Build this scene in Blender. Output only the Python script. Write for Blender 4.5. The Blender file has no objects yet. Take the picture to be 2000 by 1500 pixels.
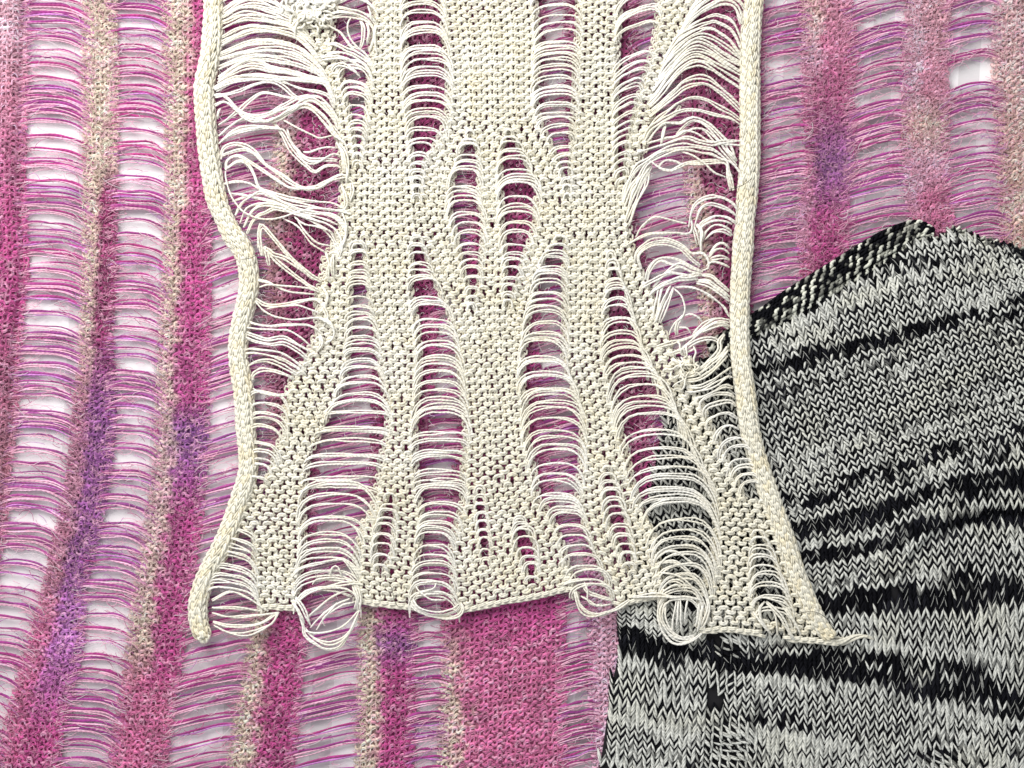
import bpy, math
import numpy as np

# ------------------------------------------------------------------ camera, world, lamps
S = 0.00025            # metres per layout unit: the photographed area is 0.50 x 0.375 m of table
sc = bpy.context.scene
COL = sc.collection
cam = bpy.data.cameras.new("camera")
cam.sensor_width = 36.0
cam.lens = 36.0 * 0.80 / 0.50
cam.clip_start, cam.clip_end = 0.01, 20
cam_o = bpy.data.objects.new("camera", cam)
cam_o.location = (0, 0, 0.80 + 16 * S)
COL.objects.link(cam_o)
sc.camera = cam_o

w = bpy.data.worlds.new("World")
sc.world = w
w.use_nodes = True
w.node_tree.nodes["Background"].inputs[0].default_value = (0.93, 0.97, 1.0, 1)
w.node_tree.nodes["Background"].inputs[1].default_value = 0.50

def area(name, loc, target, size, power, col):
    L = bpy.data.lights.new(name, 'AREA')
    L.shape = 'SQUARE'; L.size = size; L.energy = power; L.color = col
    o = bpy.data.objects.new(name, L)
    o.location = loc
    d = np.array(target) - np.array(loc)
    from mathutils import Vector
    o.rotation_euler = Vector(d).to_track_quat('-Z', 'Y').to_euler()
    COL.objects.link(o)
    return o
area("window_light", (-0.44, 0.66, 0.62), (-0.05, 0.05, 0), 0.75, 15.0, (1.0, 0.985, 0.95))

sc.view_settings.view_transform = 'Standard'
sc.view_settings.look = 'None'
sc.view_settings.exposure = 0.0
sc.view_settings.gamma = 1.0
sc.cycles.max_bounces = 8
sc.cycles.diffuse_bounces = 4

# ------------------------------------------------------------------ helpers
rng = np.random.default_rng(7)

def lin(c):
    c = np.asarray(c, float) / 255.0
    return np.where(c <= 0.04045, c / 12.92, ((c + 0.055) / 1.055) ** 2.4)

def _h(i, s):
    x = np.sin(np.asarray(i, float) * 127.1 + s * 311.7) * 43758.5453
    return x - np.floor(x)

def n1(x, s=0.0):
    x = np.asarray(x, float); i = np.floor(x); f = x - i; f = f * f * (3 - 2 * f)
    return (_h(i, s) * (1 - f) + _h(i + 1, s) * f) * 2 - 1

def n2(x, y, s=0.0):
    x = np.asarray(x, float); y = np.asarray(y, float)
    i = np.floor(x); f = x - i; f = f * f * (3 - 2 * f)
    j = np.floor(y); g = y - j; g = g * g * (3 - 2 * g)
    def hh(a, b): return _h(a + 57.31 * b, s)
    a = hh(i, j) * (1 - f) + hh(i + 1, j) * f
    b = hh(i, j + 1) * (1 - f) + hh(i + 1, j + 1) * f
    return (a * (1 - g) + b * g) * 2 - 1

def spline(pts, n):
    """Catmull-Rom through pts (k,d), resampled to n points evenly along its length."""
    p = np.asarray(pts, float)
    if len(p) == 2:
        t = np.linspace(0, 1, n)[:, None]
        return p[0] * (1 - t) + p[1] * t
    q = np.vstack([2 * p[0] - p[1], p, 2 * p[-1] - p[-2]])
    out = []
    t = np.linspace(0, 1, 12, endpoint=False)[:, None]
    for i in range(len(p) - 1):
        a, b, c, d = q[i], q[i + 1], q[i + 2], q[i + 3]
        out.append(0.5 * ((2 * b) + (-a + c) * t + (2 * a - 5 * b + 4 * c - d) * t ** 2 + (-a + 3 * b - 3 * c + d) * t ** 3))
    out.append(p[-1:])
    o = np.vstack(out)
    s = np.r_[0, np.cumsum(np.linalg.norm(np.diff(o, axis=0), axis=1))]
    u = np.linspace(0, s[-1], n)
    return np.stack([np.interp(u, s, o[:, k]) for k in range(o.shape[1])], 1)

def frames(P):
    T = np.gradient(P, axis=1)
    T /= np.linalg.norm(T, axis=2, keepdims=True) + 1e-9
    Z = np.zeros_like(T); Z[..., 2] = 1
    A = np.cross(T, Z)
    ln = np.linalg.norm(A, axis=2, keepdims=True)
    A = np.where(ln > 1e-3, A / (ln + 1e-9), np.array([1.0, 0, 0]))
    B = np.cross(A, T)
    return T, A, B

class MB:
    """collects tubes and sheets (layout units) and links them as one mesh object"""
    def __init__(self):
        self.v, self.f, self.c, self.y, self.n = [], [], [], [], 0
    def tubes(self, P, r, k, col, flat=1.0):
        P = np.asarray(P, float)
        if P.ndim == 2: P = P[None]
        m, n, _ = P.shape
        T, A, B = frames(P)
        r = np.asarray(r, float)
        if r.ndim == 1: r = r[:, None] if (m > 1 and len(r) == m) else r[None]
        r = np.broadcast_to(r, (m, n))
        th = np.arange(k) * 2 * math.pi / k + 0.3
        ct, st = np.cos(th), np.sin(th)
        V = P[:, :, None, :] + r[:, :, None, None] * (ct[None, None, :, None] * A[:, :, None, :] + flat * st[None, None, :, None] * B[:, :, None, :])
        col = np.asarray(col, float)
        if col.ndim == 1: col = col[None, None]
        elif col.ndim == 2: col = col[:, None] if col.shape[0] == m and m > 1 else col[None]
        Cc = np.broadcast_to(col[:, :, None, :], (m, n, k, 3))
        L = np.concatenate([np.zeros((m, 1)), np.cumsum(np.linalg.norm(np.diff(P, axis=1), axis=2), axis=1)], 1)
        Y = np.empty((m, n, k, 3)); Y[..., 0] = L[:, :, None]; Y[..., 1] = ct; Y[..., 2] = st
        b = (self.n + (np.arange(m) * n * k)[:, None, None] + (np.arange(n - 1) * k)[None, :, None])
        i = np.arange(k); j = (i + 1) % k
        F = np.stack([b + i, b + j, b + k + j, b + k + i], -1).reshape(-1, 4)
        self.v.append(V.reshape(-1, 3)); self.c.append(Cc.reshape(-1, 3)); self.y.append(Y.reshape(-1, 3)); self.f.append(F)
        self.n += m * n * k
    def sheet(self, G, col):
        h, wd, _ = G.shape
        b = self.n + np.arange(h - 1)[:, None] * wd + np.arange(wd - 1)[None]
        F = np.stack([b, b + wd, b + wd + 1, b + 1], -1).reshape(-1, 4)
        self.v.append(G.reshape(-1, 3))
        self.c.append(np.broadcast_to(col, G.shape).reshape(-1, 3))
        self.y.append(np.zeros((h * wd, 3))); self.f.append(F); self.n += h * wd
    def build(self, name, mat, parent=None):
        v = np.concatenate(self.v); f = np.concatenate(self.f).astype(np.int32)
        v = np.stack([(v[:, 0] - 1000) * S, (750 - v[:, 1]) * S, v[:, 2] * S], 1)
        me = bpy.data.meshes.new(name)
        me.vertices.add(len(v)); me.vertices.foreach_set("co", v.astype(np.float32).ravel())
        me.loops.add(f.size); me.loops.foreach_set("vertex_index", f.ravel())
        me.polygons.add(len(f)); me.polygons.foreach_set("loop_start", np.arange(len(f), dtype=np.int32) * 4)
        me.polygons.foreach_set("use_smooth", np.ones(len(f), bool))
        c = np.concatenate(self.c); c4 = np.ones((len(c), 4), np.float32); c4[:, :3] = c
        a = me.attributes.new("dye", 'FLOAT_COLOR', 'POINT'); a.data.foreach_set("color", c4.ravel())
        a = me.attributes.new("yarn", 'FLOAT_VECTOR', 'POINT'); a.data.foreach_set("vector", np.concatenate(self.y).astype(np.float32).ravel())
        me.update(calc_edges=True)
        me.materials.append(mat)
        o = bpy.data.objects.new(name, me)
        COL.objects.link(o)
        if parent is not None: o.parent = parent
        return o

def root(name, label, cat):
    o = bpy.data.objects.new(name, None); COL.objects.link(o)
    o["label"] = label; o["category"] = cat
    return o

def yarn_mat(name, pitch, bump, rough=0.85, sheen=0.25, var=0.16, trans=0.0, spec=0.15):
    m = bpy.data.materials.new(name); m.use_nodes = True
    nt = m.node_tree; N = nt.nodes; Lk = nt.links
    bs = N["Principled BSDF"]
    bs.inputs["Roughness"].default_value = rough
    bs.inputs["Specular IOR Level"].default_value = spec
    bs.inputs["Sheen Weight"].default_value = sheen
    bs.inputs["Sheen Roughness"].default_value = 0.6
    dye = N.new("ShaderNodeAttribute"); dye.attribute_name = "dye"
    ya = N.new("ShaderNodeAttribute"); ya.attribute_name = "yarn"
    sep = N.new("ShaderNodeSeparateXYZ"); Lk.new(ya.outputs["Vector"], sep.inputs[0])
    def math_(op, a, b=None):
        q = N.new("ShaderNodeMath"); q.operation = op
        for i, x in enumerate((a, b)):
            if x is None: continue
            if isinstance(x, (int, float)): q.inputs[i].default_value = x
            else: Lk.new(x, q.inputs[i])
        return q.outputs[0]
    au = math_('MULTIPLY', sep.outputs[0], 2 * math.pi / pitch)
    hel = math_('ADD', math_('MULTIPLY', math_('SINE', au), sep.outputs[1]), math_('MULTIPLY', math_('COSINE', au), sep.outputs[2]))
    geo = N.new("ShaderNodeTexCoord")
    no = N.new("ShaderNodeTexNoise"); no.inputs["Scale"].default_value = 900; no.inputs["Detail"].default_value = 3
    Lk.new(geo.outputs["Object"], no.inputs["Vector"])
    n_b = N.new("ShaderNodeTexNoise"); n_b.inputs["Scale"].default_value = 120; n_b.inputs["Detail"].default_value = 2
    Lk.new(geo.outputs["Object"], n_b.inputs["Vector"])
    k = math_('ADD', math_('MULTIPLY', no.outputs[0], 2 * var), math_('MULTIPLY', n_b.outputs[0], var))
    k = math_('ADD', k, 1 - 1.5 * var)
    mx = N.new("ShaderNodeVectorMath"); mx.operation = 'SCALE'
    Lk.new(dye.outputs["Color"], mx.inputs[0]); Lk.new(k, mx.inputs["Scale"])
    Lk.new(mx.outputs[0], bs.inputs["Base Color"])
    bp = N.new("ShaderNodeBump"); bp.inputs["Strength"].default_value = bump; bp.inputs["Distance"].default_value = 1.2 * S
    hh = math_('ADD', math_('MULTIPLY', hel, 0.5), math_('MULTIPLY', no.outputs[0], 0.9))
    Lk.new(hh, bp.inputs["Height"]); Lk.new(bp.outputs[0], bs.inputs["Normal"])
    if trans > 0:
        tr = N.new("ShaderNodeBsdfTranslucent"); Lk.new(mx.outputs[0], tr.inputs[0])
        ms = N.new("ShaderNodeMixShader"); ms.inputs[0].default_value = trans
        Lk.new(bs.outputs[0], ms.inputs[1]); Lk.new(tr.outputs[0], ms.inputs[2])
        Lk.new(ms.outputs[0], N["Material Output"].inputs[0])
    return m

M_cream = yarn_mat("cream_cotton_yarn", 8.0, 0.55, var=0.11, trans=0.0, sheen=0.12)
M_pink = yarn_mat("pink_mohair_yarn", 9.0, 0.6, sheen=0.35, var=0.28, trans=0.12)
M_fuzz = yarn_mat("mohair_fuzz", 30.0, 0.0, sheen=0.2, var=0.25, trans=0.3)
M_marl = yarn_mat("marled_cotton_yarn", 7.0, 0.5, var=0.16, sheen=0.0, spec=0.04)

def Z(x0, y0, s, *pts):
    return [(x0 + s * a, y0 + s * b) for a, b in pts]

# ------------------------------------------------------------------ table cover
def table_cover():
    m = bpy.data.materials.new("white_checked_cotton"); m.use_nodes = True
    nt = m.node_tree; N = nt.nodes; Lk = nt.links; bs = N["Principled BSDF"]
    bs.inputs["Roughness"].default_value = 0.9; bs.inputs["Specular IOR Level"].default_value = 0.15
    tc = N.new("ShaderNodeTexCoord")
    mp = N.new("ShaderNodeMapping"); mp.inputs["Rotation"].default_value = (0, 0, math.radians(3.0)); mp.inputs["Location"].default_value = (0.004, 0.01, 0)
    Lk.new(tc.outputs["Object"], mp.inputs[0])
    sep = N.new("ShaderNodeSeparateXYZ"); Lk.new(mp.outputs[0], sep.inputs[0])
    def M(op, a, b=None):
        q = N.new("ShaderNodeMath"); q.operation = op
        for i, x in enumerate((a, b)):
            if x is None: continue
            if isinstance(x, (int, float)): q.inputs[i].default_value = x
            else: Lk.new(x, q.inputs[i])
        return q.outputs[0]
    def stripe(c, per, wd):
        fr = M('FRACT', M('DIVIDE', c, per * S))
        return M('LESS_THAN', fr, wd)
    a = stripe(sep.outputs[0], 172, 0.24); b = stripe(sep.outputs[1], 210, 0.16)
    t = M('ADD', M('MULTIPLY', a, 0.30), M('MULTIPLY', b, 0.08))
    mx = N.new("ShaderNodeMix"); mx.data_type = 'RGBA'
    Lk.new(t, mx.inputs[0])
    mx.inputs[6].default_value = (0.95, 0.93, 0.94, 1); mx.inputs[7].default_value = (0.36, 0.33, 0.33, 1)
    Lk.new(mx.outputs[2], bs.inputs["Base Color"])
    wv = N.new("ShaderNodeTexNoise"); wv.inputs["Scale"].default_value = 1500; Lk.new(tc.outputs["Object"], wv.inputs[0])
    bp = N.new("ShaderNodeBump"); bp.inputs["Strength"].default_value = 0.25; bp.inputs["Distance"].default_value = S
    Lk.new(wv.outputs[0], bp.inputs["Height"]); Lk.new(bp.outputs[0], bs.inputs["Normal"])
    b_ = MB()
    xs, ys = np.meshgrid(np.linspace(-700, 2700, 120), np.linspace(-600, 2100, 100))
    G = np.stack([xs, ys, 1.5 * n2(xs / 300, ys / 300, 4) - 2.0], -1)
    b_.sheet(G, np.array([0.8, 0.8, 0.8]))
    o = b_.build("tablecloth", m)
    o["label"] = "white cotton cloth with pale grey checks lying under the pink knit"
    o["category"] = "cloth"
table_cover()

# ------------------------------------------------------------------ PINK SHAWL
CR, MG, DM, PU, RO, PK, BL = [lin(c) for c in ((234, 212, 194), (196, 78, 146), (156, 54, 110), (160, 90, 160), (212, 112, 160), (246, 190, 214), (138, 80, 150))]
BR, PC, LV = lin((196, 134, 148)), lin((246, 206, 190)), lin((205, 130, 205))
# ladders: y, left, right
PL = {
 'a': [(-60, 45, 170), (0, 47, 168), (175, 42, 164), (350, 38, 168), (525, 46, 166), (662, 31, 161), (837, 21, 143), (942, 7, 133), (1045, 0, 110), (1150, -20, 87), (1255, -45, 60), (1325, -65, 36), (1430, -90, 10), (1560, -130, -30)],
 'b': [(-60, 217, 322), (0, 217, 322), (175, 222, 325), (350, 218, 329), (525, 218, 322), (662, 210, 315), (837, 216, 308), (942, 203, 301), (1045, 186, 283), (1150, 157, 266), (1255, 154, 252), (1325, 140, 245), (1430, 115, 226), (1500, 108, 215), (1560, 104, 208)],
 'c': [(-60, 410, 545), (300, 404, 540), (455, 402, 520), (662, 402, 520), (837, 397, 530), (942, 392, 530), (1045, 384, 520), (1150, 366, 505), (1255, 353, 488), (1325, 342, 478), (1430, 325, 458), (1500, 318, 448), (1560, 312, 440)],
 'd': [(-60, 655, 722), (200, 660, 720), (700, 622, 735), (1000, 610, 725), (1150, 602, 708), (1255, 592, 703), (1325, 583, 704), (1430, 573, 702), (1500, 565, 699), (1560, 560, 697)],
 'e': [(-60, 880, 925), (700, 845, 915), (1000, 815, 880), (1150, 806, 868), (1325, 804, 868), (1500, 801, 858), (1560, 800, 857)],
 'f': [(-60, 1060, 1110), (700, 1045, 1120), (1000, 1075, 1140), (1150, 1098, 1154), (1325, 1098, 1157), (1500, 1101, 1166), (1560, 1101, 1168)],
 'g': [(-60, 1240, 1330), (100, 1240, 1335), (350, 1222, 1345), (600, 1270, 1375), (800, 1280, 1370), (1560, 1290, 1380)],
 'h': [(-60, 1484, 1573), (0, 1484, 1573), (175, 1484, 1576), (315, 1482, 1586), (420, 1478, 1562), (525, 1466, 1572), (800, 1460, 1570), (1560, 1460, 1570)],
 'i': [(-60, 1657, 1780), (0, 1657, 1780), (105, 1671, 1772), (175, 1660, 1772), (280, 1667, 1769), (385, 1653, 1779), (455, 1650, 1790), (800, 1650, 1790), (1560, 1650, 1790)],
 'j': [(-60, 1853, 1951), (0, 1853, 1951), (105, 1846, 1947), (245, 1849, 1954), (385, 1849, 1961), (455, 1863, 1965), (800, 1863, 1965), (1560, 1863, 1965)],
}
# dye per knit column, plus painted shade under the scarf: y, cream fraction, left colour, right colour
CD = [
 [(0, 0.3, PK, PK), (180, 0.3, PK, RO), (320, .3, MG, MG), (600, 0.2, RO, MG), (900, 0.2, RO, BR), (1200, .2, RO, RO)],
 [(0, .95, CR, CR), (300, .9, CR, CR), (370, .45, CR, DM), (660, .35, CR, DM), (800, .3, BR, PU), (940, .35, BR, PU), (1100, .4, BR, PU), (1250, .4, RO, LV), (1430, .3, RO, MG)],
 [(0, .55, CR, MG), (350, .45, CR, MG), (525, .3, CR, MG), (780, .3, CR, MG), (840, .32, CR, BL), (900, .35, CR, PU), (1000, .38, CR, MG), (1150, .36, CR, MG), (1250, .45, CR, MG), (1310, .4, BR, MG), (1360, .3, RO, RO), (1500, .2, RO, RO)],
 [(0, .25, CR, DM), (200, .3, PK, MG), (300, .3, CR, DM), (700, .2, DM, DM), (1200, .28, CR, MG), (1300, .3, CR, MG), (1430, .36, CR, MG)],
 [(0, .2, DM, DM), (900, .2, DM, MG), (1200, .33, CR, MG), (1260, .35, CR, PU), (1320, .35, CR, MG), (1500, .36, CR, MG)],
 [(0, .1, DM, DM), (1000, .1, DM, MG), (1200, .06, MG, MG), (1300, .1, CR, RO), (1500, .14, CR, RO)],
 [(0, .1, DM, DM), (700, .1, DM, DM), (1200, .6, PK, MG), (1500, .7, PK, RO)],
 [(0, .1, DM, MG), (250, .1, RO, DM), (370, .2, CR, DM), (600, .3, CR, DM), (900, .2, DM, DM)],
 [(0, .42, PC, RO), (120, .3, PK, MG), (200, .2, RO, MG), (300, .1, DM, PU), (340, .15, RO, PU), (420, .2, PK, MG), (520, .2, RO, MG)],
 [(0, .3, PK, DM), (100, .4, PK, RO), (180, .4, PK, RO), (240, .6, PC, CR), (320, .5, PK, PK), (380, .2, PK, RO), (440, .3, RO, RO)],
 [(0, .45, PC, PK), (200, .5, PC, PK), (400, .6, PC, PC), (520, .6, PC, PC)],
]
keysP = list('abcdefghij')

def pl(k, y, side):
    t = PL[k]; return np.interp(y, [q[0] for q in t], [q[side] for q in t])

def col_bounds(i, y):
    a = np.full_like(np.asarray(y, float), -70.0) if i == 0 else pl(keysP[i - 1], y, 2)
    b = np.full_like(np.asarray(y, float), 2080.0) if i == len(keysP) else pl(keysP[i], y, 1)
    if i == 0: a = b - 90.0
    return a, b

def col_dye(i, x, y, seed=0.0):
    a, b = col_bounds(i, y)
    u = (x - a) / np.maximum(b - a, 1)
    t = CD[i]; ys = [q[0] for q in t]
    fr = np.interp(y, ys, [q[1] for q in t])
    le = np.stack([np.interp(y, ys, [q[2][k] for q in t]) for k in range(3)], -1)
    ri = np.stack([np.interp(y, ys, [q[3][k] for q in t]) for k in range(3)], -1)
    wgt = np.clip((u - fr + 0.16 * n2(x / 11, y / 9, 3.3)) / 0.30 + 0.5, 0, 1)[..., None]; wgt = wgt * wgt * (3 - 2 * wgt)
    c = le * (1 - wgt) + ri * wgt
    # the dye drifts to violet at the left middle; colour lightens to peach pink towards the top corners
    vi = (.62 * np.exp(-((x - 250 + .22 * (y - 850)) / 190) ** 2 - ((y - 930) / 260) ** 2) + .40 * np.exp(-((x - 1640) / 130) ** 2 - ((y - 330) / 130) ** 2))[..., None]
    c = c * (1 - vi) + vi * (PU * .55 + c * .45)
    pe = (.6 * np.exp(-((x - 0) / 75) ** 2 - (y / 260) ** 2) + .60 * np.exp(-((x - 1950) / 260) ** 2 - (y / 330) ** 2) + .25 * np.exp(-((x - 1700) / 300) ** 2 - (y / 130) ** 2))[..., None]
    c = c * (1 - pe) + pe * lin((250, 205, 212))
    # mottled, hand-dyed yarn
    k1 = n2(x / 34, y / 26, 8.1 + i)[..., None]
    c = c * (1 + 0.20 * k1)
    return np.clip(c, 0.004, 0.95)

def pink_z(x, y):
    """the shawl lies in shallow pleats: ladders stand up as rolls, the left fold is a groove"""
    fold = pl('a', y, 1) - 6            # a turned-over roll runs down the left margin
    q = np.clip((fold - x) / 26.0, 0, 1)
    return 4.0 + 3.0 * n2(x / 170, y / 260, 2.2) + np.where(x < fold, 24 * np.sqrt(q * (2 - q)) - 5, 0)

def row_tilt_pink(x):
    return np.interp(x, [0, 300, 420, 700, 1100, 1500, 1900], [0.02, 0.03, -0.10, -0.16, -0.18, -0.16, -0.14])

shawl = root("knit_shawl", "fuzzy pink and purple mottled knit with long ladder stripes, lowest layer on the white cloth", "shawl")
pitchP = 12.4
for i in range(11):
    mb = MB(); fz = None
    ymax = 1560 if i < 8 else 900
    for j, y0 in enumerate(np.arange(-50, ymax, pitchP)):
        a, b = col_bounds(i, float(y0)); a = float(a) - 7; b = float(b) + 7
        wd = b - a
        if wd < 14: continue
        n = max(1, int(round(wd / 18.5)))
        th = np.linspace(-math.pi / 2, 2 * math.pi * n - math.pi / 2, n * 10 + 1)
        x = a + wd * (th + math.pi / 2) / (2 * math.pi * n) + 2.1 * np.sin(2 * th) + 1.6 * n1(th * 0.6 + j * 7.1, i)
        ph = 0
        y = y0 + row_tilt_pink((a + b) / 2) * (x - (a + b) / 2) + 5.6 * np.cos(th) * (1 + 0.4 * n1(th * 0.7 + j * 3.3, 5 + i)) + 1.8 * n2(x / 13, j, 6)
        z = pink_z(x, y) + 2.4 * np.abs(np.cos(th)) + 1.2 * n1(th * 1.3 + j * 5, 9)
        P = np.stack([x, y, z], -1)
        c = col_dye(i, x, y) * (1 + 0.30 * n1(th * 0.45 + j * 13.7, 2 + i))[:, None]
        # pale strand spun in with the dyed one
        pale = np.clip(n1(th * 0.33 + j * 4.9, 21 + i) * 2.2 - 0.7, 0, 1)[:, None]
        c = np.clip(c * (1 - 0.55 * pale) + 0.55 * pale * np.array(PK), 0.004, 0.9)
        mb.tubes(P, 3.2 + 0.7 * n1(th * 0.9 + j, 31), 4, c)
        # second thin ply, lighter
        P2 = P + np.stack([0.9 * np.ones_like(x), 2.3 + 0.9 * n1(th, 3 + j), 1.4 + 0 * x], -1)
        mb.tubes(P2[::2], 1.25, 3, np.clip(c[::2] * 1.45 + 0.05, 0, .95))
    # felted underside that closes the gaps
    ys = np.arange(-60, ymax + 10, 14.0)
    us = np.linspace(0, 1, 9)
    A, B = col_bounds(i, ys)
    X = A[:, None] + (B - A)[:, None] * us[None]; Y = np.repeat(ys[:, None], 9, 1)
    G = np.stack([X, Y, pink_z(X, Y) - 2.2], -1)
    mb.sheet(G, np.clip(col_dye(i, X, Y) * 0.9, 0, 1))
    mb.build("knit_panel", M_pink, shawl)

# ladder strands of the shawl
strandsP = []
style = {'a': (11, .32, 4, 20), 'b': (11, .42, 6, 19), 'c': (9, .75, -34, 4), 'd': (6, .75, -32, 4), 'e': (7, .6, -10, 4), 'f': (7, .7, -18, 3),
         'g': (6, .7, -36, 3), 'h': (8, .75, -22, 4), 'i': (13, .7, -30, 5), 'j': (12, .62, -22, 9)}
for li, k in enumerate(keysP):
    h, pk, tilt, drop = style[k]
    ymax = 1560 if li < 7 else 620
    y = -60.0; j = 0
    while y < ymax:
        skip = (k == 'j' and 128 < y < 166)
        a, b = float(pl(k, y, 1)), float(pl(k, y, 2)); wd = b - a
        j += 1
        q = n1(j * 0.9, 40 + li)
        if not skip:
            for ply in range(3):
                if ply == 2 and _h(j, 50 + li) < 0.45: continue
                e0 = 9 + 7 * _h(j, 60 + ply + li); e1 = 9 + 7 * _h(j, 70 + ply + li)
                t = np.linspace(0, 1, 15)
                x = a - e0 + (wd + e0 + e1) * t
                tt = np.where(t < pk, t / pk * 0.5, 0.5 + (t - pk) / (1 - pk) * 0.5)
                bow = 1 - np.abs(2 * tt - 1) ** 2.3 + .12 * n1(t * 2.2 + j * 1.3, 47)
                yy = y + (3.5 * (ply - .6)) + tilt * (t - .5) + drop * np.clip((t - .55) / .45, 0, 1) ** 2.2 - h * bow * (0.8 + .5 * q) + 2.4 * n1(t * 4 + j * 5.7 + ply * 2.3, 80 + li) + 3.2 * n1(t * 1.5 + j * 2.1, 81)*(0.4 + ply * .4)
                z = pink_z(x, yy) + 1.0 + 4.5 * np.sin(math.pi * np.clip(t, 0, 1)) ** 0.8 + ply * 0.6
                ym = float(y)
                dark = MG * 0.8 if ply == 0 else ((PK * .85 + RO * .15 if _h(j, 43) < .78 else LV) if ply == 1 else PK)
                if ply == 0:
                    mixv = _h(j, 90 + li)
                    base = lin((178, 50, 126)) * (1 - mixv) + lin((156, 56, 140)) * mixv
                    pur = np.interp(ym, [500, 800, 1100, 1300], [0, .6, .5, 0]) if li < 3 else 0.1
                    base = base * (1 - pur) + PU * .8 * pur
                else: base = dark
                ce = base[None] * (1 + .25 * n1(t * 5 + j, 95)[:, None])
                edge = (np.clip(np.abs(2 * t - 1) - .62, 0, 1) / .38)[:, None]
                ce = ce * (1 - .4 * edge) + .4 * edge * PK
                r = (2.45, 1.75, 1.1)[ply] * (1 + .3 * n1(t * 6 + j * 3, 97)) * (0.62 + .72 * _h(j, 99))
                strandsP.append((np.stack([x, yy, z], -1), r, np.clip(ce, .004, .95), wd if ply == 0 else wd - 200))
        hq = _h(j, 33 + li)
        y += (7.5 if hq < .42 else (15.0 if hq < .78 else 25.0)) + 2.5 * _h(j, 37 + li)
# visibility: strands hidden by the upper pieces come last
def hid(P):
    x, y = P[7, 0], P[7, 1]
    return (430 < x < 1450 and y < 1190) or (x > 1480 and y > 560) or (1200 < x and y > 1180) or y < -10 or y > 1510
strandsP.sort(key=lambda s: -(s[3] - (500 if hid(s[0]) else 0)))
rest = MB()
for i, (P, r, c, L) in enumerate(strandsP):
    if i < 300:
        b = MB(); b.tubes(P, r, 5, c); b.build("loose_strand", M_pink, shawl)
    else: rest.tubes(P, r, 4, c)
o = rest.build("thin_strands", M_pink, shawl); o["kind"] = "stuff"

# mohair halo
def fuzz(n, xs, ys, zs, cols, lmin, lmax, r):
    ang = rng.uniform(0, 2 * math.pi, n); ln = rng.uniform(lmin, lmax, n); cv = rng.normal(0, .9, n); up = rng.uniform(-.15, .4, n)
    t = np.linspace(-.5, .5, 4)[None]
    a = ang[:, None] + cv[:, None] * t * 1.6
    x = xs[:, None] + ln[:, None] * t * np.cos(a); y = ys[:, None] + ln[:, None] * t * np.sin(a)
    z = zs[:, None] + up[:, None] * ln[:, None] * (t + .3)
    m = MB(); m.tubes(np.stack([x, y, z], -1), r, 3, cols); return m
fx, fy, fc = [], [], []
for i in range(11):
    ymax = 1510 if i < 8 else 640
    n = 6600 if i < 4 else 5200
    y = rng.uniform(-10, ymax, n); a, b = col_bounds(i, y); x = a - 9 + (b - a + 18) * rng.uniform(0, 1, n)
    c = col_dye(i, x, y); kk = rng.uniform(0, 1, n)[:, None]
    c = np.where(kk < .30, c * .8, np.where(kk < .6, c * 1.35 + .03, .4 * c + .6 * PK))
    keep = (x > -15) & (x < 2015) & ~((x > 1210) & (y > 1250)) & ~((x > 1480) & (y > 640))
    # fewer under the scarf, where little shows
    keep &= ~((x > 440) & (x < 1440) & (y < 1150) & (rng.uniform(0, 1, n) < .45))
    fx.append(x[keep]); fy.append(y[keep]); fc.append(np.clip(c[keep], .004, .95))
fx, fy, fc = map(np.concatenate, (fx, fy, fc))
o = fuzz(len(fx), fx, fy, pink_z(fx, fy) + rng.uniform(1, 7, len(fx)), fc, 6, 14, 0.62).build("mohair_halo", M_fuzz, shawl); o["kind"] = "stuff"
# finer hairs bridging the ladders, lying mostly along the strands
def fuzz_dir(ang, ln, xs, ys, zs, cols, r):
    t = np.linspace(-.5, .5, 5)[None]
    cv = rng.normal(0, .35, len(xs))
    a = ang[:, None] + cv[:, None] * t * 2
    x = xs[:, None] + ln[:, None] * t * np.cos(a); y = ys[:, None] + ln[:, None] * t * np.sin(a)
    z = zs[:, None] + 3 * np.cos(3.14 * t)
    m = MB(); m.tubes(np.stack([x, y, z], -1), r, 3, cols); return m
fx, fy, fc, fa = [], [], [], []
for li, k in enumerate(keysP):
    ymax = 1510 if k < 'h' else 560
    n = 1000 if k in 'abc' else 700
    y = rng.uniform(-10, ymax, n); u = np.clip(rng.beta(.35, .35, n), 0, 1)
    if k == 'j': y = np.where((y > 124) & (y < 168), y + 60, y)
    if k == 'g': y = y * .77
    x = pl(k, y, 1) + (pl(k, y, 2) - pl(k, y, 1)) * u
    h, pk, tilt, drop = style[k]
    wd = pl(k, y, 2) - pl(k, y, 1)
    base = np.arctan2(tilt + (u > .6) * drop * 2.0 - (u < .35) * h * 1.5, wd)
    fa.append(base + rng.normal(0, .28, n))
    fx.append(x); fy.append(y + tilt * (u - .5)); kk = rng.uniform(0, 1, n)[:, None]
    fc.append(np.where(kk < .62, PK * 1.0, np.where(kk < .74, MG, np.where(kk < .85, LV, np.array([.86, .76, .80])))))
fx, fy, fc, fa = map(np.concatenate, (fx, fy, fc, fa))
o = fuzz_dir(fa, rng.uniform(14, 50, len(fx)), fx, fy, pink_z(fx, fy) + rng.uniform(0, 8, len(fx)), fc, .55).build("stray_hairs", M_fuzz, shawl); o["kind"] = "stuff"

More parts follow.
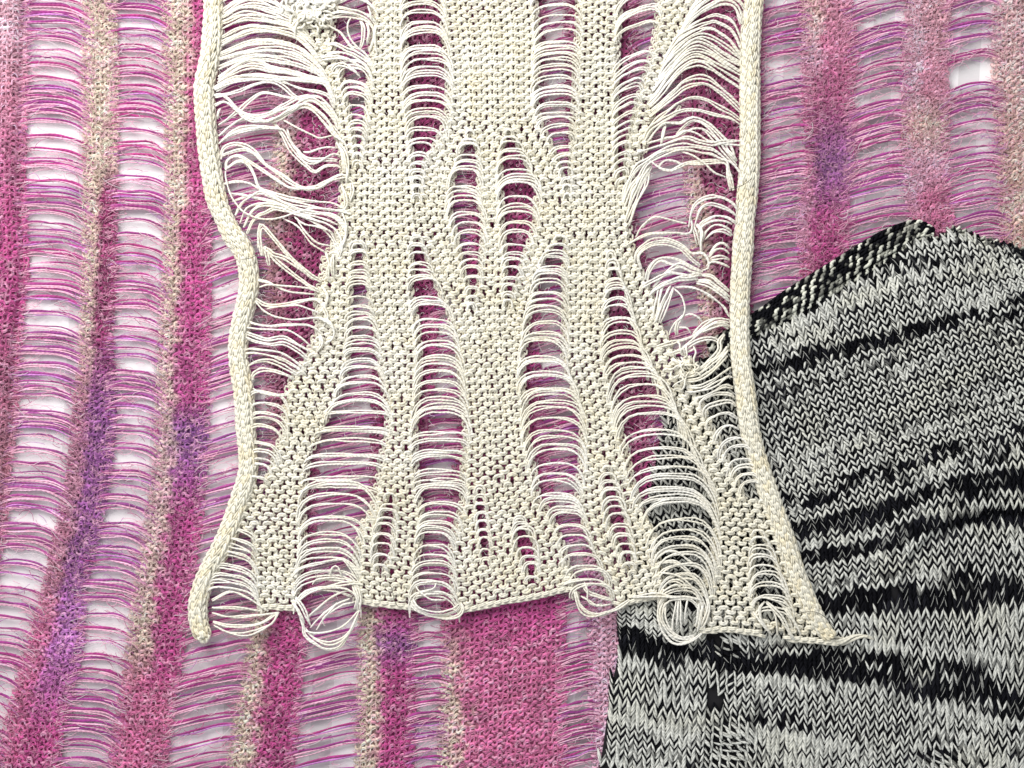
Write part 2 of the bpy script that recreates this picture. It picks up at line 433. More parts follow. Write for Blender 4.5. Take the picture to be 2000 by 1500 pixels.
# ------------------------------------------------------------------ MARLED KNIT
garment = root("knit_garment", "black and white marled smooth knit with rolled ribbed edge, lower right under the cream scarf", "knitwear")
XG = np.array([1140, 1200, 1272, 1330, 1400, 1468, 1524, 1580, 1640, 1700, 1760, 1820, 1880, 1940, 2000, 2080], float)
def gl(*p):
    p = np.array(p, float); return np.interp(XG, p[:, 0], p[:, 1])
GUIDE = [(-9, gl((1140, 560), (1462, 470), (1600, 440), (1776, 380), (1888, 370), (2080, 400))),
 (0, gl((1140, 690), (1300, 645), (1462, 600), (1600, 566), (1720, 522), (1776, 506), (1832, 498), (1888, 490), (2000, 500), (2080, 506))),
 (9, gl((1140, 810), (1300, 770), (1462, 725), (1600, 688), (1714, 655), (1846, 621), (1916, 602), (2000, 578), (2080, 560))),
 (29, gl((1140, 1080), (1300, 1050), (1440, 1012), (1580, 970), (1720, 922), (1832, 884), (2000, 844), (2080, 826))),
 (35, gl((1140, 1120), (1300, 1092), (1440, 1066), (1552, 1046), (1650, 1032), (1720, 1012), (1776, 990), (1860, 962), (1920, 956), (2000, 958), (2080, 964))),
 (46, gl((1140, 1164), (1300, 1166), (1440, 1172), (1600, 1172), (1692, 1170), (1740, 1160), (1800, 1154), (1860, 1154), (2000, 1170), (2080, 1182))),
 (55, gl((1140, 1234), (1200, 1240), (1272, 1250), (1384, 1282), (1468, 1292), (1552, 1293), (1600, 1297), (1700, 1312), (1800, 1328), (1900, 1344), (2000, 1366), (2080, 1384))),
 (63, gl((1140, 1356), (1200, 1376), (1272, 1398), (1330, 1410), (1400, 1402), (1468, 1398), (1524, 1408), (1580, 1418), (1700, 1440), (1800, 1462), (2000, 1500), (2080, 1516))),
 (73, gl((1140, 1500), (1300, 1545), (1500, 1550), (1700, 1580), (2000, 1640), (2080, 1656)))]
GR = np.array([g[0] for g in GUIDE], float); GY = np.array([g[1] for g in GUIDE])
def rowY(r, x):
    r = np.asarray(r, float); x = np.asarray(x, float)
    r, x = np.broadcast_arrays(r, x)
    i = np.clip(np.searchsorted(GR, r, 'right') - 1, 0, len(GR) - 2)
    f = (r - GR[i]) / (GR[i + 1] - GR[i])
    j = np.clip(np.searchsorted(XG, x, 'right') - 1, 0, len(XG) - 2)
    g = (x - XG[j]) / (XG[j + 1] - XG[j])
    a = GY[i, j] * (1 - g) + GY[i, j + 1] * g
    b = GY[i + 1, j] * (1 - g) + GY[i + 1, j + 1] * g
    return a * (1 - f) + b * f
def waleX(wv, r):
    return 1110 + 17.2 * wv + np.interp(r, [-9, 0, 9, 29, 35, 46, 60, 73], [-190, -150, -115, -30, -12, 0, 4, -6])
HEM_LO = np.array([(1340, 716), (1400, 688), (1462, 658), (1524, 630), (1597, 590), (1653, 557), (1692, 534), (1748, 503), (1776, 474), (1815, 462), (1854, 450), (1905, 464), (1944, 473), (2000, 489), (2090, 512)], float)
SOCK_L = np.array([(640, 1340), (720, 1326), (800, 1296), (950, 1266), (1030, 1247), (1100, 1227), (1190, 1209), (1250, 1204), (1290, 1200), (1350, 1187), (1430, 1176), (1510, 1164), (1600, 1150)], float)
def sock_z(x, y):
    lx = np.interp(y, SOCK_L[:, 0], SOCK_L[:, 1])
    e = np.clip((x - lx) / 30, 0, 1)
    # soft fold from the small gap up to the right, and a rounded upper right margin
    fy = np.interp(x, [1730, 1752, 1772, 1815, 1870, 1940, 2080], [1230, 1150, 1090, 1048, 1024, 1004, 980])
    st = np.clip((fy + 14 - y) / 34, 0, 1); st = st * st * (3 - 2 * st) * np.clip((x - 1715) / 50, 0, 1)
    dip = 7 * np.exp(-((y - fy) / 12) ** 2) * np.clip((x - 1735) / 20, 0, 1) * np.clip((1960 - x) / 80, 0, 1)
    tp = np.clip((y - np.interp(x, [1780, 1854, 1905, 1944, 2000, 2090], [400, 448, 462, 471, 487, 510])) / 46, 0, 1)
    br = 20 * np.clip((x + y - 3330) / 300, 0, 1) ** 2
    return 10 + 9 * np.sqrt(e * (2 - e) + 1e-6) + 2.5 * n2(x / 150, y / 150, 6) + 7 * st - dip + 8 * (np.sqrt(tp * (2 - tp)) - 1) * np.clip((x - 1780) / 60, 0, 1) - br * .4
Wv, Rv = np.meshgrid(np.arange(0, 70, dtype=float), np.arange(-6, 72, dtype=float))
Wv, Rv = Wv.ravel(), Rv.ravel()
X0 = waleX(Wv, Rv); Y0 = rowY(Rv, X0)
ok = (Y0 > np.interp(X0, HEM_LO[:, 0], HEM_LO[:, 1]) + 2) & (X0 > np.interp(Y0, SOCK_L[:, 0], SOCK_L[:, 1]) + 5) & (X0 < 2060) & (Y0 < 1545)
for hx, hy, ha, hb in ((1392, 1240, 15, 13), (1394, 1363, 15, 24), (1752, 1152, 9, 15), (1400, 1335, 6, 6)):
    ok &= ((X0 - hx) / ha) ** 2 + ((Y0 - hy) / hb) ** 2 > 1
Wv, Rv, X0, Y0 = Wv[ok], Rv[ok], X0[ok], Y0[ok]
# stripe recipe, row by row: how light ply A and how dark ply B are spun (marled elsewhere)
RB = [-9, 1, 2, 7.5, 8.3, 10.2, 11, 17, 22, 24, 27, 28.2, 30, 30.7, 32, 33, 35.2, 36, 36.8, 37.6, 38.6, 39.5, 43, 44.5, 46.3, 47.2, 52.6, 53.4, 56.4, 57.2, 60, 61, 63, 64, 68, 69, 71, 80]
LA_ = [.5, .3, .52, .54, .0, .0, .06, .10, .10, .36, .38, .0, .02, .40, .36, .0, .0, .36, .34, .0, .0, .36, .30, .0, .0, .44, .44, .0, .0, .46, .40, .24, .24, .46, .44, .24, .4, .4]
DB = [.02, .3, .02, .02, .72, .60, .06, .05, .05, .03, .03, .70, .55, .05, .05, .82, .80, .06, .06, .82, .70, .05, .05, .80, .75, .03, .03, .86, .86, .02, .05, .15, .12, .02, .03, .12, .03, .03]
def ply_cols(Wq, Rq, leg, which):
    Rs = Rq + 1.1 * n2(Wq / 5, Rq / 6, 3) + np.where((X0[sel] < 1392) & (Y0[sel] > 1180), .4, 0)
    rnd = .5 + .5 * n2(Wq * 1.7 + 31 * which, Rq * 3.3 + leg * 5.1, 12)
    patch = .5 + .5 * n2(Wq / 6.0 + 50 * which, Rq / 1.3, 15)
    rowv = .5 + .5 * n1(Rq * 7.7, 16)
    q = np.clip(.42 * rnd + .36 * patch + .22 * rowv, 0, 1)
    q = np.clip((q - .5) * 1.9 + .5, 0, 1)
    if which == 0: d = 1 - np.clip((.80 * np.interp(Rs, RB, LA_) - q) / .16 + .5, 0, 1)
    else: d = np.clip((np.interp(Rs, RB, DB) - q) / .16 + .5, 0, 1)
    d = d[:, None]
    wh = np.array(lin((212, 212, 206))) * (1 + .10 * n2(Wq * 1.3, Rq * 1.7, 30))[:, None]
    wh = wh * (1 - np.array([0, .01, .06]) * np.clip(n2(Wq / 4, Rq / 3, 33), 0, 1)[:, None])
    bk = np.array([.006, .006, .008]) * (1 + 1.5 * np.clip(n2(Wq / 2, Rq, 31), 0, 1))[:, None]
    return np.clip(wh * (1 - d) + bk * d, 0, .95)
sections = [(lambda x, y: (x <= 1392) & (y > 1180)), (lambda x, y: (x > 1392) & (y > rowY(46, x))), (lambda x, y: ~(((x <= 1392) & (y > 1180)) | ((x > 1392) & (y > rowY(46, x)))))]
tt = np.linspace(0, 1, 7)
for sec in sections:
    sel = sec(X0, Y0)
    Wq, Rq = Wv[sel], Rv[sel]
    mb = MB()
    for leg in (-1, 1):
        jx = 1.5 * n2(Wq * 3.1, Rq * 2.3, 50 + leg); jr = .17 * n2(Wq * 2.7, Rq * 1.9, 52 + leg)
        ext = np.interp(Rq, [0, 8, 10, 40, 47, 70], [.70, .66, .62, .62, .70, .74])[:, None]
        r_ = Rq[:, None] + jr[:, None] + ext * (2 * tt - 1)[None]
        off = leg * (8.5 * (1 - tt) ** 0.95 + 0.1)[None]
        xx = waleX(Wq[:, None], r_) + off + jx[:, None]
        yy = rowY(r_, xx)
        # unruly stitches next to the short-row seam
        cx, cy = X0[sel], Y0[sel]
        tw = -1.0 * np.exp(-((cx - 1430) / 32) ** 2 - ((cy - 1262) / 26) ** 2) - 1.15 * np.exp(-((cx - 1428) / 42) ** 2 - ((cy - 1450) / 46) ** 2) + .5 * np.exp(-((cx - 1420) / 30) ** 2 - ((cy - 1330) / 22) ** 2) - .8 * np.exp(-((cx - 1840) / 40) ** 2 - ((cy - 1478) / 22) ** 2)
        tw = tw + .10 * n2(Wq * 5.3, Rq * 4.1, 58) + .35 * tw * n2(Wq * 2.3, Rq * 3.1, 60)
        ca, sa = np.cos(tw)[:, None], np.sin(tw)[:, None]
        dx, dy = xx - cx[:, None], yy - cy[:, None]
        xx, yy = cx[:, None] + ca * dx - sa * dy, cy[:, None] + sa * dx + ca * dy
        zz = sock_z(xx, yy) + 4.2 * np.sin(math.pi * (tt * .92 + .04))[None] - 1.2 + (1.1 * tt)[None]
        prof = (0.40 + .60 * np.sin(math.pi * np.clip(tt * .94 + .03, 0, 1)) ** .6)
        P = np.stack([xx, yy, zz], -1)
        T, A, B = frames(P)
        for which, sgn in ((0, -1), (1, 1)):
            # the two plies of the marled yarn lie one above the other along the column
            dn = rowY(r_ + .23, xx) - rowY(r_, xx)
            Q = P.copy(); Q[..., 1] += sgn * dn * (1.0 + .25 * n2(Wq * 2.9, Rq * 3.7, 64))[:, None] * np.abs(ca); Q[..., 0] += sgn * 2.2 * np.sin(-tw)[:, None]; Q[..., 2] += .6 * sgn
            c = ply_cols(Wq, Rq, leg, which)
            mb.tubes(Q, (2.55 if which == 0 else 2.3) * prof[None] * (1 + .22 * n2(Wq * 1.7, Rq * 2.2, 70 + which + leg))[:, None], 5, c)
        fl = _h(Wq * 3.7 + Rq * 11.3, 77 + leg) > .62      # thin light flecks of the contrast ply
        if fl.any(): mb.tubes(P[fl] + B[fl] * 2.3 + A[fl] * (1.2 * np.cos(3 * tt))[None, :, None], (.75 * prof)[None], 3, np.array([.42, .42, .39]))
    mb.build("knit_section", M_marl, garment)
# dark inside layer seen through the holes
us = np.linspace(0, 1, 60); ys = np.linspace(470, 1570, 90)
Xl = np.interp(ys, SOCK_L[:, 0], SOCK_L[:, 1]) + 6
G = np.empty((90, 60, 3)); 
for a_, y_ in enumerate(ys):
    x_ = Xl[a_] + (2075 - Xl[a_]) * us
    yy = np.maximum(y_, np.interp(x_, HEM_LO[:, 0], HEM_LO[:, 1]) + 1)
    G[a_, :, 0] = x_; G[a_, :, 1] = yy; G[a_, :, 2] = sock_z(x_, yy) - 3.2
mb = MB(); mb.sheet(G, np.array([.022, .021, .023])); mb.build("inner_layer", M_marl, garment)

# rolled ribbed edge: five ridges of two-ply rope lying on a half roll
HU = np.array([(1380, 668), (1462, 618), (1535, 565), (1608, 520), (1692, 467), (1748, 439), (1790, 431), (1822, 447)], float)
HL = np.array([(1392, 706), (1462, 662), (1530, 632), (1600, 592), (1692, 537), (1748, 505), (1782, 474), (1818, 462)], float)
nh = 340
Up, Lo = spline(HU, nh), spline(HL, nh)
mb = MB(); core = MB()
NR = 5
for q in range(NR):
    v = (q + .5) / NR
    cxy = Up * (1 - v) + Lo * v
    arc = np.r_[0, np.cumsum(np.linalg.norm(np.diff(cxy, axis=0), axis=1))]
    z0 = 15 + 13 * math.sin(math.pi * min(max(v * .86 + .10, 0), 1))
    T = np.gradient(cxy, axis=0); T /= np.linalg.norm(T, axis=1)[:, None]; Nn = np.stack([-T[:, 1], T[:, 0]], 1)
    for ply in (0, 1):
        ph = arc * 2 * math.pi / 21 + ply * math.pi + q * 1.9 + 1.6 * n1(arc / 26, q)
        P = np.empty((nh, 3)); P[:, :2] = cxy + Nn * (3.1 * np.cos(ph))[:, None] + T * (1.5 * np.sin(2 * ph))[:, None]
        P[:, 2] = z0 + 2.6 * np.sin(ph)
        light = np.clip(n1(arc / 22 + 3 * ply, 200 + q * 2 + ply) * 1.4 + np.interp(v, [0, .5, .8, 1], [-.35, -.15, .4, .8]) + (.62 if ply else -.75) + np.interp(arc, [0, 120, 300, 450], [.25, -.25, -.05, .35]), 0, 1)[:, None]
        c = np.array([.006, .006, .008]) * (1 - light) + np.array(lin((222, 222, 208))) * light
        mb.tubes(P, 3.1 * (1 + .2 * n1(arc / 9, 240 + q)), 5, c)
vs = np.linspace(0, 1, 10)
G = Up[::6, None] * (1 - vs)[None, :, None] + Lo[::6, None] * vs[None, :, None]
G = np.concatenate([G, np.broadcast_to((11 + 13 * np.sin(math.pi * (vs * .86 + .10)))[None, :, None], G.shape[:2] + (1,))], 2)
mb.sheet(G, np.array([.006, .006, .008]))
mb.build("rolled_edge", M_marl, garment)
# looped selvedge at the upper right
E = spline([(1812, 452), (1830, 470), (1856, 449), (1880, 452), (1905, 464), (1944, 474), (2000, 491), (2080, 512)], 200)
arc = np.r_[0, np.cumsum(np.linalg.norm(np.diff(E, axis=0), axis=1))]
mb = MB()
for q in range(3):
    for ply in (0, 1):
        ph = arc * 2 * math.pi / 26 + ply * math.pi + q * 2.1
        P = np.empty((200, 3)); P[:, 0] = E[:, 0] + 3 * np.sin(ph); P[:, 1] = E[:, 1] + 6 * q - 2 + 4.2 * np.cos(ph); P[:, 2] = 19 + 3 * np.sin(ph + q) + 2 * q
        light = np.clip(n1(arc / 24 + 5 * ply, 230 + q) * 1.3 + .45 - .5 * (ply == 0), 0, 1)[:, None]
        mb.tubes(P, 2.5, 5, np.array([.006, .006, .008]) * (1 - light) + np.array(lin((222, 222, 208))) * light)
mb.build("looped_edge", M_marl, garment)

# ------------------------------------------------------------------ CREAM SCARF
scarf = root("knit_scarf", "cream loose knit scarf with ladders of loose strands and corded edges, lying on top", "scarf")
CRM = lin((235, 230, 214)); WHT = lin((242, 239, 233)); YEL = lin((234, 222, 190))
CORD_L = [(418, -60), (418, 20), (415, 90), (409, 130), (401, 172), (404, 245), (411, 315), (423, 385), (436, 420), (453, 455), (476, 490), (486, 522), (488, 557), (482, 592), (473, 630), (467, 665), (466, 697), (471, 732), (477, 767), (481, 837), (486, 905), (481, 942), (469, 977), (458, 1012), (445, 1045), (428, 1080), (409, 1115), (395, 1150), (388, 1185), (391, 1220), (400, 1243)]
CORD_R = [(1474, -60), (1472, 0), (1466, 60), (1464, 105), (1464, 175), (1464, 245), (1463, 315), (1458, 385), (1452, 455), (1447, 525), (1444, 570), (1443, 630), (1444, 697), (1448, 732), (1453, 767), (1462, 837), (1480, 907), (1492, 942), (1508, 990), (1528, 1045), (1550, 1115), (1565, 1150), (1580, 1185), (1598, 1218), (1618, 1242)]
cl = np.array(CORD_L, float); cr = np.array(CORD_R, float)
def cordL(y): return np.interp(y, cl[:, 1], cl[:, 0])
def cordR(y): return np.interp(y, cr[:, 1], cr[:, 0])
HEM = np.array([(380, 1188), (532, 1183), (581, 1187), (710, 1174), (769, 1180), (804, 1184), (905, 1190), (965, 1177), (1035, 1164), (1070, 1157), (1112, 1148), (1210, 1180), (1238, 1171), (1294, 1160), (1366, 1228), (1419, 1226), (1475, 1233), (1541, 1245), (1620, 1251)], float)
def hem(x): return np.interp(x, HEM[:, 0], HEM[:, 1])
YB = 1176.0
def rowpos(yj, x):
    return yj + (hem(x) - YB) * (np.clip(yj, 0, None) / YB) ** 3 + 2.2 * n2(np.asarray(x) / 70.0, yj / 45.0, 90)
def scarf_z(x, y):
    lift = 9 * np.clip((np.asarray(x) - 1215) / 90, 0, 1) * np.clip((np.asarray(y) - 640) / 90, 0, 1)
    return 25 + lift + 4 * n2(np.asarray(x) / 110, np.asarray(y) / 160, 91)
# ladders: (y, left, right); manual ones get hand-laid strands
LAD = {
 'LA': [(-60, 'c', 560), (0, 'c', 562), (40, 'c', 575), (63, 'c', 598), (98, 'c', 622), (140, 'c', 640), (175, 'c', 652), (210, 'c', 660), (262, 'c', 664), (315, 'c', 676), (350, 'c', 677), (385, 'c', 674), (437, 'c', 674), (472, 'c', 660), (507, 'c', 640), (540, 'c', 636), (575, 'c', 628), (610, 'c', 624), (645, 'c', 628), (672, 'c', 616), (704, 'c', 602), (732, 'c', 580), (767, 'c', 565), (802, 'c', 562), (837, 'c', 560), (872, 'c', 546), (905, 'c', 536), (945, 'c', 520)],
 'LAb': [(1028, 'c', 480), (1045, 'c', 500), (1097, 'c', 503), (1150, 'c', 503), (1200, 'c', 520)],
 'LB': [(-60, 650, 734), (0, 650, 736), (63, 642, 734), (98, 648, 732), (140, 662, 727), (175, 668, 724), (210, 676, 721), (245, 684, 717), (280, 690, 712), (330, 696, 706)],
 'LB2': [(470, 695, 705), (490, 688, 716), (522, 686, 719), (575, 682, 725), (627, 680, 735), (697, 676, 746), (740, 668, 752), (767, 655, 760), (802, 638, 764), (837, 622, 764), (890, 597, 752), (942, 590, 745), (994, 586, 734), (1027, 588, 712), (1080, 588, 704), (1132, 576, 704), (1178, 578, 702)],
 'LC': [(-60, 786, 868), (0, 786, 868), (70, 785, 875), (140, 786, 882), (210, 790, 882), (245, 797, 873), (280, 798, 857), (315, 803, 832), (350, 807, 826), (398, 810, 820)],
 'LD': [(262, 914, 924), (297, 896, 937), (350, 880, 940), (385, 874, 940), (420, 874, 947), (455, 886, 948), (490, 894, 945), (525, 900, 941), (557, 911, 937), (605, 917, 926)],
 'LE': [(260, 988, 998), (297, 975, 1024), (332, 972, 1038), (367, 972, 1056), (402, 974, 1053), (437, 974, 1050), (472, 980, 1038), (507, 985, 1025), (540, 983, 1017), (575, 984, 1003), (606, 986, 996)],
 'LF': [(-60, 1038, 1136), (0, 1038, 1136), (70, 1044, 1134), (140, 1042, 1130), (210, 1042, 1128), (245, 1051, 1123), (280, 1072, 1120), (315, 1086, 1116), (350, 1099, 1115), (392, 1104, 1112)],
 'LG': [(462, 810, 820), (490, 800, 832), (522, 804, 845), (557, 797, 857), (610, 806, 882), (662, 812, 897), (697, 814, 903), (767, 811, 910), (837, 804, 916), (907, 806, 911), (977, 813, 910), (1010, 820, 902), (1045, 817, 889), (1080, 811, 885), (1132, 804, 890), (1176, 804, 896)],
 'LH': [(458, 1095, 1103), (490, 1066, 1108), (522, 1050, 1106), (575, 1038, 1107), (627, 1024, 1109), (697, 1016, 1107), (732, 1013, 1117), (802, 1020, 1141), (837, 1021, 1144), (907, 1034, 1141), (942, 1041, 1136), (977, 1045, 1135), (1000, 1068, 1141), (1027, 1080, 1148), (1062, 1094, 1158), (1097, 1102, 1176), (1132, 1114, 1190), (1170, 1120, 1200)],
 'LI': [(-60, 1203, 1292), (35, 1203, 1290), (88, 1200, 1282), (140, 1199, 1268), (192, 1198, 1249), (227, 1198, 1241), (280, 1198, 1228), (332, 1200, 1224), (360, 1208, 1218)],
 'LI2': [(500, 1188, 1196), (557, 1184, 1222), (627, 1177, 1246), (680, 1174, 1260), (732, 1184, 1292), (784, 1195, 1324), (837, 1205, 1350), (890, 1219, 1378), (924, 1224, 1392), (994, 1243, 1404), (1045, 1270, 1402), (1080, 1276, 1396), (1115, 1280, 1386), (1150, 1288, 1376), (1180, 1292, 1368)],
 'LJ': [(-60, 1385, 'c'), (0, 1363, 'c'), (52, 1330, 'c'), (105, 1303, 'c'), (140, 1285, 'c'), (175, 1276, 'c'), (227, 1266, 'c'), (280, 1259, 'c'), (315, 1241, 'c'), (350, 1224, 'c'), (420, 1220, 'c'), (472, 1224, 'c'), (525, 1241, 'c'), (557, 1259, 'c'), (592, 1276, 'c'), (627, 1276, 'c'), (662, 1297, 'c'), (697, 1310, 'c'), (732, 1328, 'c'), (767, 1352, 'c'), (802, 1368, 'c'), (837, 1384, 'c'), (872, 1406, 'c'), (907, 1420, 'c'), (942, 1434, 'c'), (975, 1450, 'c')],
 'LK': [(1022, 1470, 1480), (1062, 1467, 1500), (1097, 1463, 1519), (1132, 1463, 1532), (1167, 1466, 1542), (1215, 1478, 1545)],
 'SA': [(955, 760, 772), (1000, 744, 776), (1045, 731, 772), (1080, 729, 769), (1116, 735, 750)],
 'SB': [(955, 932, 942), (992, 930, 949), (1062, 937, 958), (1098, 944, 954)],
 'SC': [(1010, 1008, 1020), (1027, 1003, 1029), (1062, 1001, 1049), (1097, 1019, 1052), (1134, 1030, 1049)],
 'SD': [(912, 1180, 1190), (940, 1172, 1203), (1010, 1182, 1225), (1045, 1195, 1232), (1080, 1209, 1239), (1116, 1222, 1236)],
}
def lad(k, y):
    t = LAD[k]
    if y < t[0][0] or y > t[-1][0]: return None
    ys = [q[0] for q in t]
    a = cordL(y) + 8 if t[0][1] == 'c' else float(np.interp(y, ys, [q[1] for q in t]))
    b = cordR(y) - 8 if t[0][2] == 'c' else float(np.interp(y, ys, [q[2] for q in t]))
    return a, b
# drop factor, tilt, extra droop on the right, peak shift
LST = {'LC': (.24, -2, 10), 'LF': (.20, -6, 2), 'LD': (.34, 0, 3), 'LE': (.32, 0, 2), 'LG': (.27, 2, 6), 'LH': (.26, -2, 8), 'LI': (.22, -34, 6), 'LI2': (.30, -6, 34), 'LB': (.30, 8, 16), 'LB2': (.22, -4, 10),
       'LK': (.34, 4, 14), 'LA': (.3, 12, 6), 'LAb': (.24, 18, 4), 'LJ': (.36, -6, 18), 'SA': (.5, 0, 0), 'SB': (.6, 0, 0), 'SC': (.5, 0, 0), 'SD': (.5, 0, 0)}
MANUAL = {'LA': (-100, 775), 'LJ': (-100, 862)}
PANEL_X = [lambda y: np.interp(y, [0, 500, 1000], [700, 700, 655]), lambda y: np.interp(y, [0, 400, 1000], [832, 818, 860]), lambda y: np.interp(y, [0, 400, 800, 1170], [1088, 1106, 1080, 1160]), lambda y: np.interp(y, [0, 400, 600, 1170], [1240, 1210, 1210, 1330])]
panels = [MB() for _ in range(5)]
strandsW = []      # polylines (n,2 or 3)
def yarn_col(P, s=0.0, white=0.0):
    k = n2(P[:, 0] / 28, P[:, 1] / 19, 120 + s)[:, None]
    wv = np.clip(white + .5 * n2(P[:, 0] / 75, P[:, 1] / 60, 130)[:, None], 0, 1)
    c = CRM * (1 - wv) + WHT * wv
    y_ = np.clip(k, 0, 1) * (1 - white)
    return np.clip(c * (1 - .55 * y_) + YEL * .55 * y_, 0, .97)
def add_strand(xy, zlift=6, seed=0, r=1.85, n=None, plies=2, sep=3.6, arch=5.0):
    xy = np.asarray(xy, float)
    L = np.sum(np.linalg.norm(np.diff(xy, axis=0), axis=1))
    n = n or int(np.clip(L / 6, 10, 44))
    p = spline(xy, n)
    T = np.gradient(p, axis=0); T /= np.linalg.norm(T, axis=1)[:, None] + 1e-9
    Nn = np.stack([-T[:, 1], T[:, 0]], 1)
    t = np.linspace(0, 1, n)
    for ply in range(plies):
        off = (ply - (plies - 1) / 2) * sep * (0.75 + 1.1 * n1(t * L / 46 + seed * 3.1, 140 + seed % 9)) + .7 * n1(t * L / 12 + seed * 1.7 + ply * 9, 141)
        off = off * (.45 + .55 * np.sin(math.pi * t) ** .5)
        q = p + Nn * off[:, None]
        z = scarf_z(q[:, 0], q[:, 1]) + zlift + arch * np.sin(math.pi * t) * (1 + .5 * n1(seed * .77, 3)) + 1.2 * n1(t * L / 30 + seed + ply * 4, 142) - 4 * np.abs(2 * t - 1) ** 6
        rr = r * (1 + .22 * n1(t * L / 7 + seed * 2 + ply, 143)) * (1 - .25 * (np.abs(2 * t - 1) ** 12))
        strandsW.append((np.c_[q, z], rr, L))
# --- knit rows
y = -46.0; j = 0; hyst = {}; rows = []
while y < YB - 6:
    rows.append(y); y += 15.2 + 2.4 * max(y, 0) / YB
for j, yj in enumerate(rows):
    gaps = []
    for k in LAD:
        t = LAD[k]
        xm = np.mean([q for q in (lad(k, min(max(yj, t[0][0]), t[-1][0])))])
        yy = float(rowpos(yj, xm))
        g = lad(k, yy)
        if g: gaps.append((g[0], g[1], k, yy))
    gaps.sort()
    x0, key = float(cordL(min(rowpos(yj, 480), 1240))) + 10, 'L'
    xe = float(cordR(rowpos(yj, 1500))) - 10
    sol = []
    for g in gaps:
        if g[0] - x0 > 9: sol.append((x0, g[0], key))
        x0 = max(x0, g[1]); key = g[2]
    if xe - x0 > 9: sol.append((x0, xe, key))
    for a, b, key in sol:
        a -= 2; b += 2
        wd = b - a; pit = 21.2 + 1.6 * max(yj, 0) / YB
        n = hyst.get(key, 0)
        if n == 0 or abs(wd / n - pit) > .17 * pit: n = max(1, int(round(wd / pit)))
        hyst[key] = n
        th = np.linspace(-math.pi, 2 * math.pi * n - math.pi, n * 12 + 1)
        p_ = wd / n
        x = a + p_ * (th + math.pi) / (2 * math.pi) + .115 * p_ * np.sin(2 * th) + 1.3 * n1(th * .35 + j * 5.1, 100)
        amp = 5.7 * (1 + .20 * n1(th * .31 + j * 3.7, 101))
        yy = rowpos(yj, x) - amp * np.cos(th) + 1.1 * n1(th * .5 + j * 9.3, 102)
        z = scarf_z(x, yy) + 5.6 * np.abs(np.cos(th)) ** .9 - 1.4 + .9 * n1(th * .7 + j * 2.2, 103)
        P = np.stack([x, yy, z], -1)
        T, A, B = frames(P[None]); A, B = A[0], B[0]
        sc_ = 1.0 + .10 * n1(th * .25 + j * 6.1, 104)
        pan = np.sum([x > f(yj) for f in PANEL_X], axis=0)
        pan = np.repeat(np.round([pan[i * 12:(i + 1) * 12 + 1].mean() for i in range(n)]).astype(int), 12); pan = np.r_[pan, pan[-1]]
        for ply, sg in ((0, -1), (1, 1)):
            Q = P + A * (sg * 1.75 * sc_ * (1 + .25 * n1(th * .9 + j * 4.4, 105)))[:, None] + B * (.5 * sg + .8 * np.sin(th * 1.5 + ply * 2))[:, None]
            cc = yarn_col(Q, ply)
            st = 0
            while st < len(Q) - 1:
                e = st
                while e < len(Q) - 1 and pan[e] == pan[st]: e += 1
                panels[pan[st]].tubes(Q[st:e + 1], (2.75 * sc_)[st:e + 1][None], 5, cc[st:e + 1])
                st = e
        # knit-side legs behind the purl bumps
        ctr = a + p_ * (np.arange(n) + .5)
        yc = rowpos(yj, ctr)
        for sg in (-1, 1):
            q0 = np.stack([ctr + sg * p_ * .40, yc - 4, scarf_z(ctr, yc) - 2.5], -1); q1 = np.stack([ctr + sg * p_ * .22, yc + 6, scarf_z(ctr, yc) - 4], -1); q2 = np.stack([ctr + sg * p_ * .20, yc + 15, scarf_z(ctr, yc) - 2.5], -1)
            LP = np.stack([q0, q1, q2], 1)
            pid = np.sum([ctr > f(yj) for f in PANEL_X], axis=0)
            for pi_ in np.unique(pid): panels[pi_].tubes(LP[pid == pi_], 2.3, 4, np.array(CRM) * .97)
    # ladder strands of this row
    for a, b, k, yy in gaps:
        mn = MANUAL.get(k)
        if mn and mn[0] < yy < mn[1]: continue
        if k in ('LB',) and yy < 135: continue
        if k == 'LI' and 62 < yy < 108: continue
        wd = b - a
        if wd < 8: continue
        f, tilt, dr = LST[k]
        sd = j * 17 + sum(map(ord, k))
        sm = min(1, wd / 60)
        D = 1.15 * np.clip(f * wd, 9, 36) * (1 + .30 * n1(sd * .613, 150))
        # neighbouring rows cling together in twos and threes
        hk = sum(map(ord, k)) * 1.0
        j0 = j
        while j0 > j - 3 and _h(j0, 151 + hk) < .56: j0 -= 1
        j1 = j + 1
        while j1 < j + 3 and _h(j1, 151 + hk) < .56: j1 += 1
        bun = ((j0 + j1 - 1) / 2 - j) * 15.5 * .36 * sm + 3.0 * n1(j * .83, 151 + hk % 13) * sm
        th = np.linspace(math.pi, 0, 17)
        cx = np.sign(np.cos(th)) * np.abs(np.cos(th)) ** .62
        sy = np.abs(np.sin(th)) ** .80
        pk = .12 * n1(j * .41, 152 + sum(map(ord, k)) % 11)
        xx = (a + b) / 2 + (wd / 2 + 3) * cx + wd * pk * sy * .5
        yv = yy + bun + .85 * D - 1.5 * D * sy + tilt * (cx / 2) * sm + dr * np.clip(cx, 0, 1) ** 2.6 * sm + 1.6 * sm * n1(th * 1.4 + sd, 153)
        if k == 'LB2' and 815 < yy < 960:    # here the strands hang straight and bunch together
            yv = yy + bun * 1.6 + .25 * D - .45 * D * sy + 3 * n1(th * 1.2 + sd, 154)
        if k == 'LG' and 850 < yy < 960:
            yv = yy + bun + .35 * D - .7 * D * sy + 2 * n1(th * 1.2 + sd, 154)
        add_strand(np.c_[xx, yv], seed=sd, r=1.75 if wd > 40 else 2.0, sep=4.0 if wd > 40 else 3.3, n=16, zlift=4)
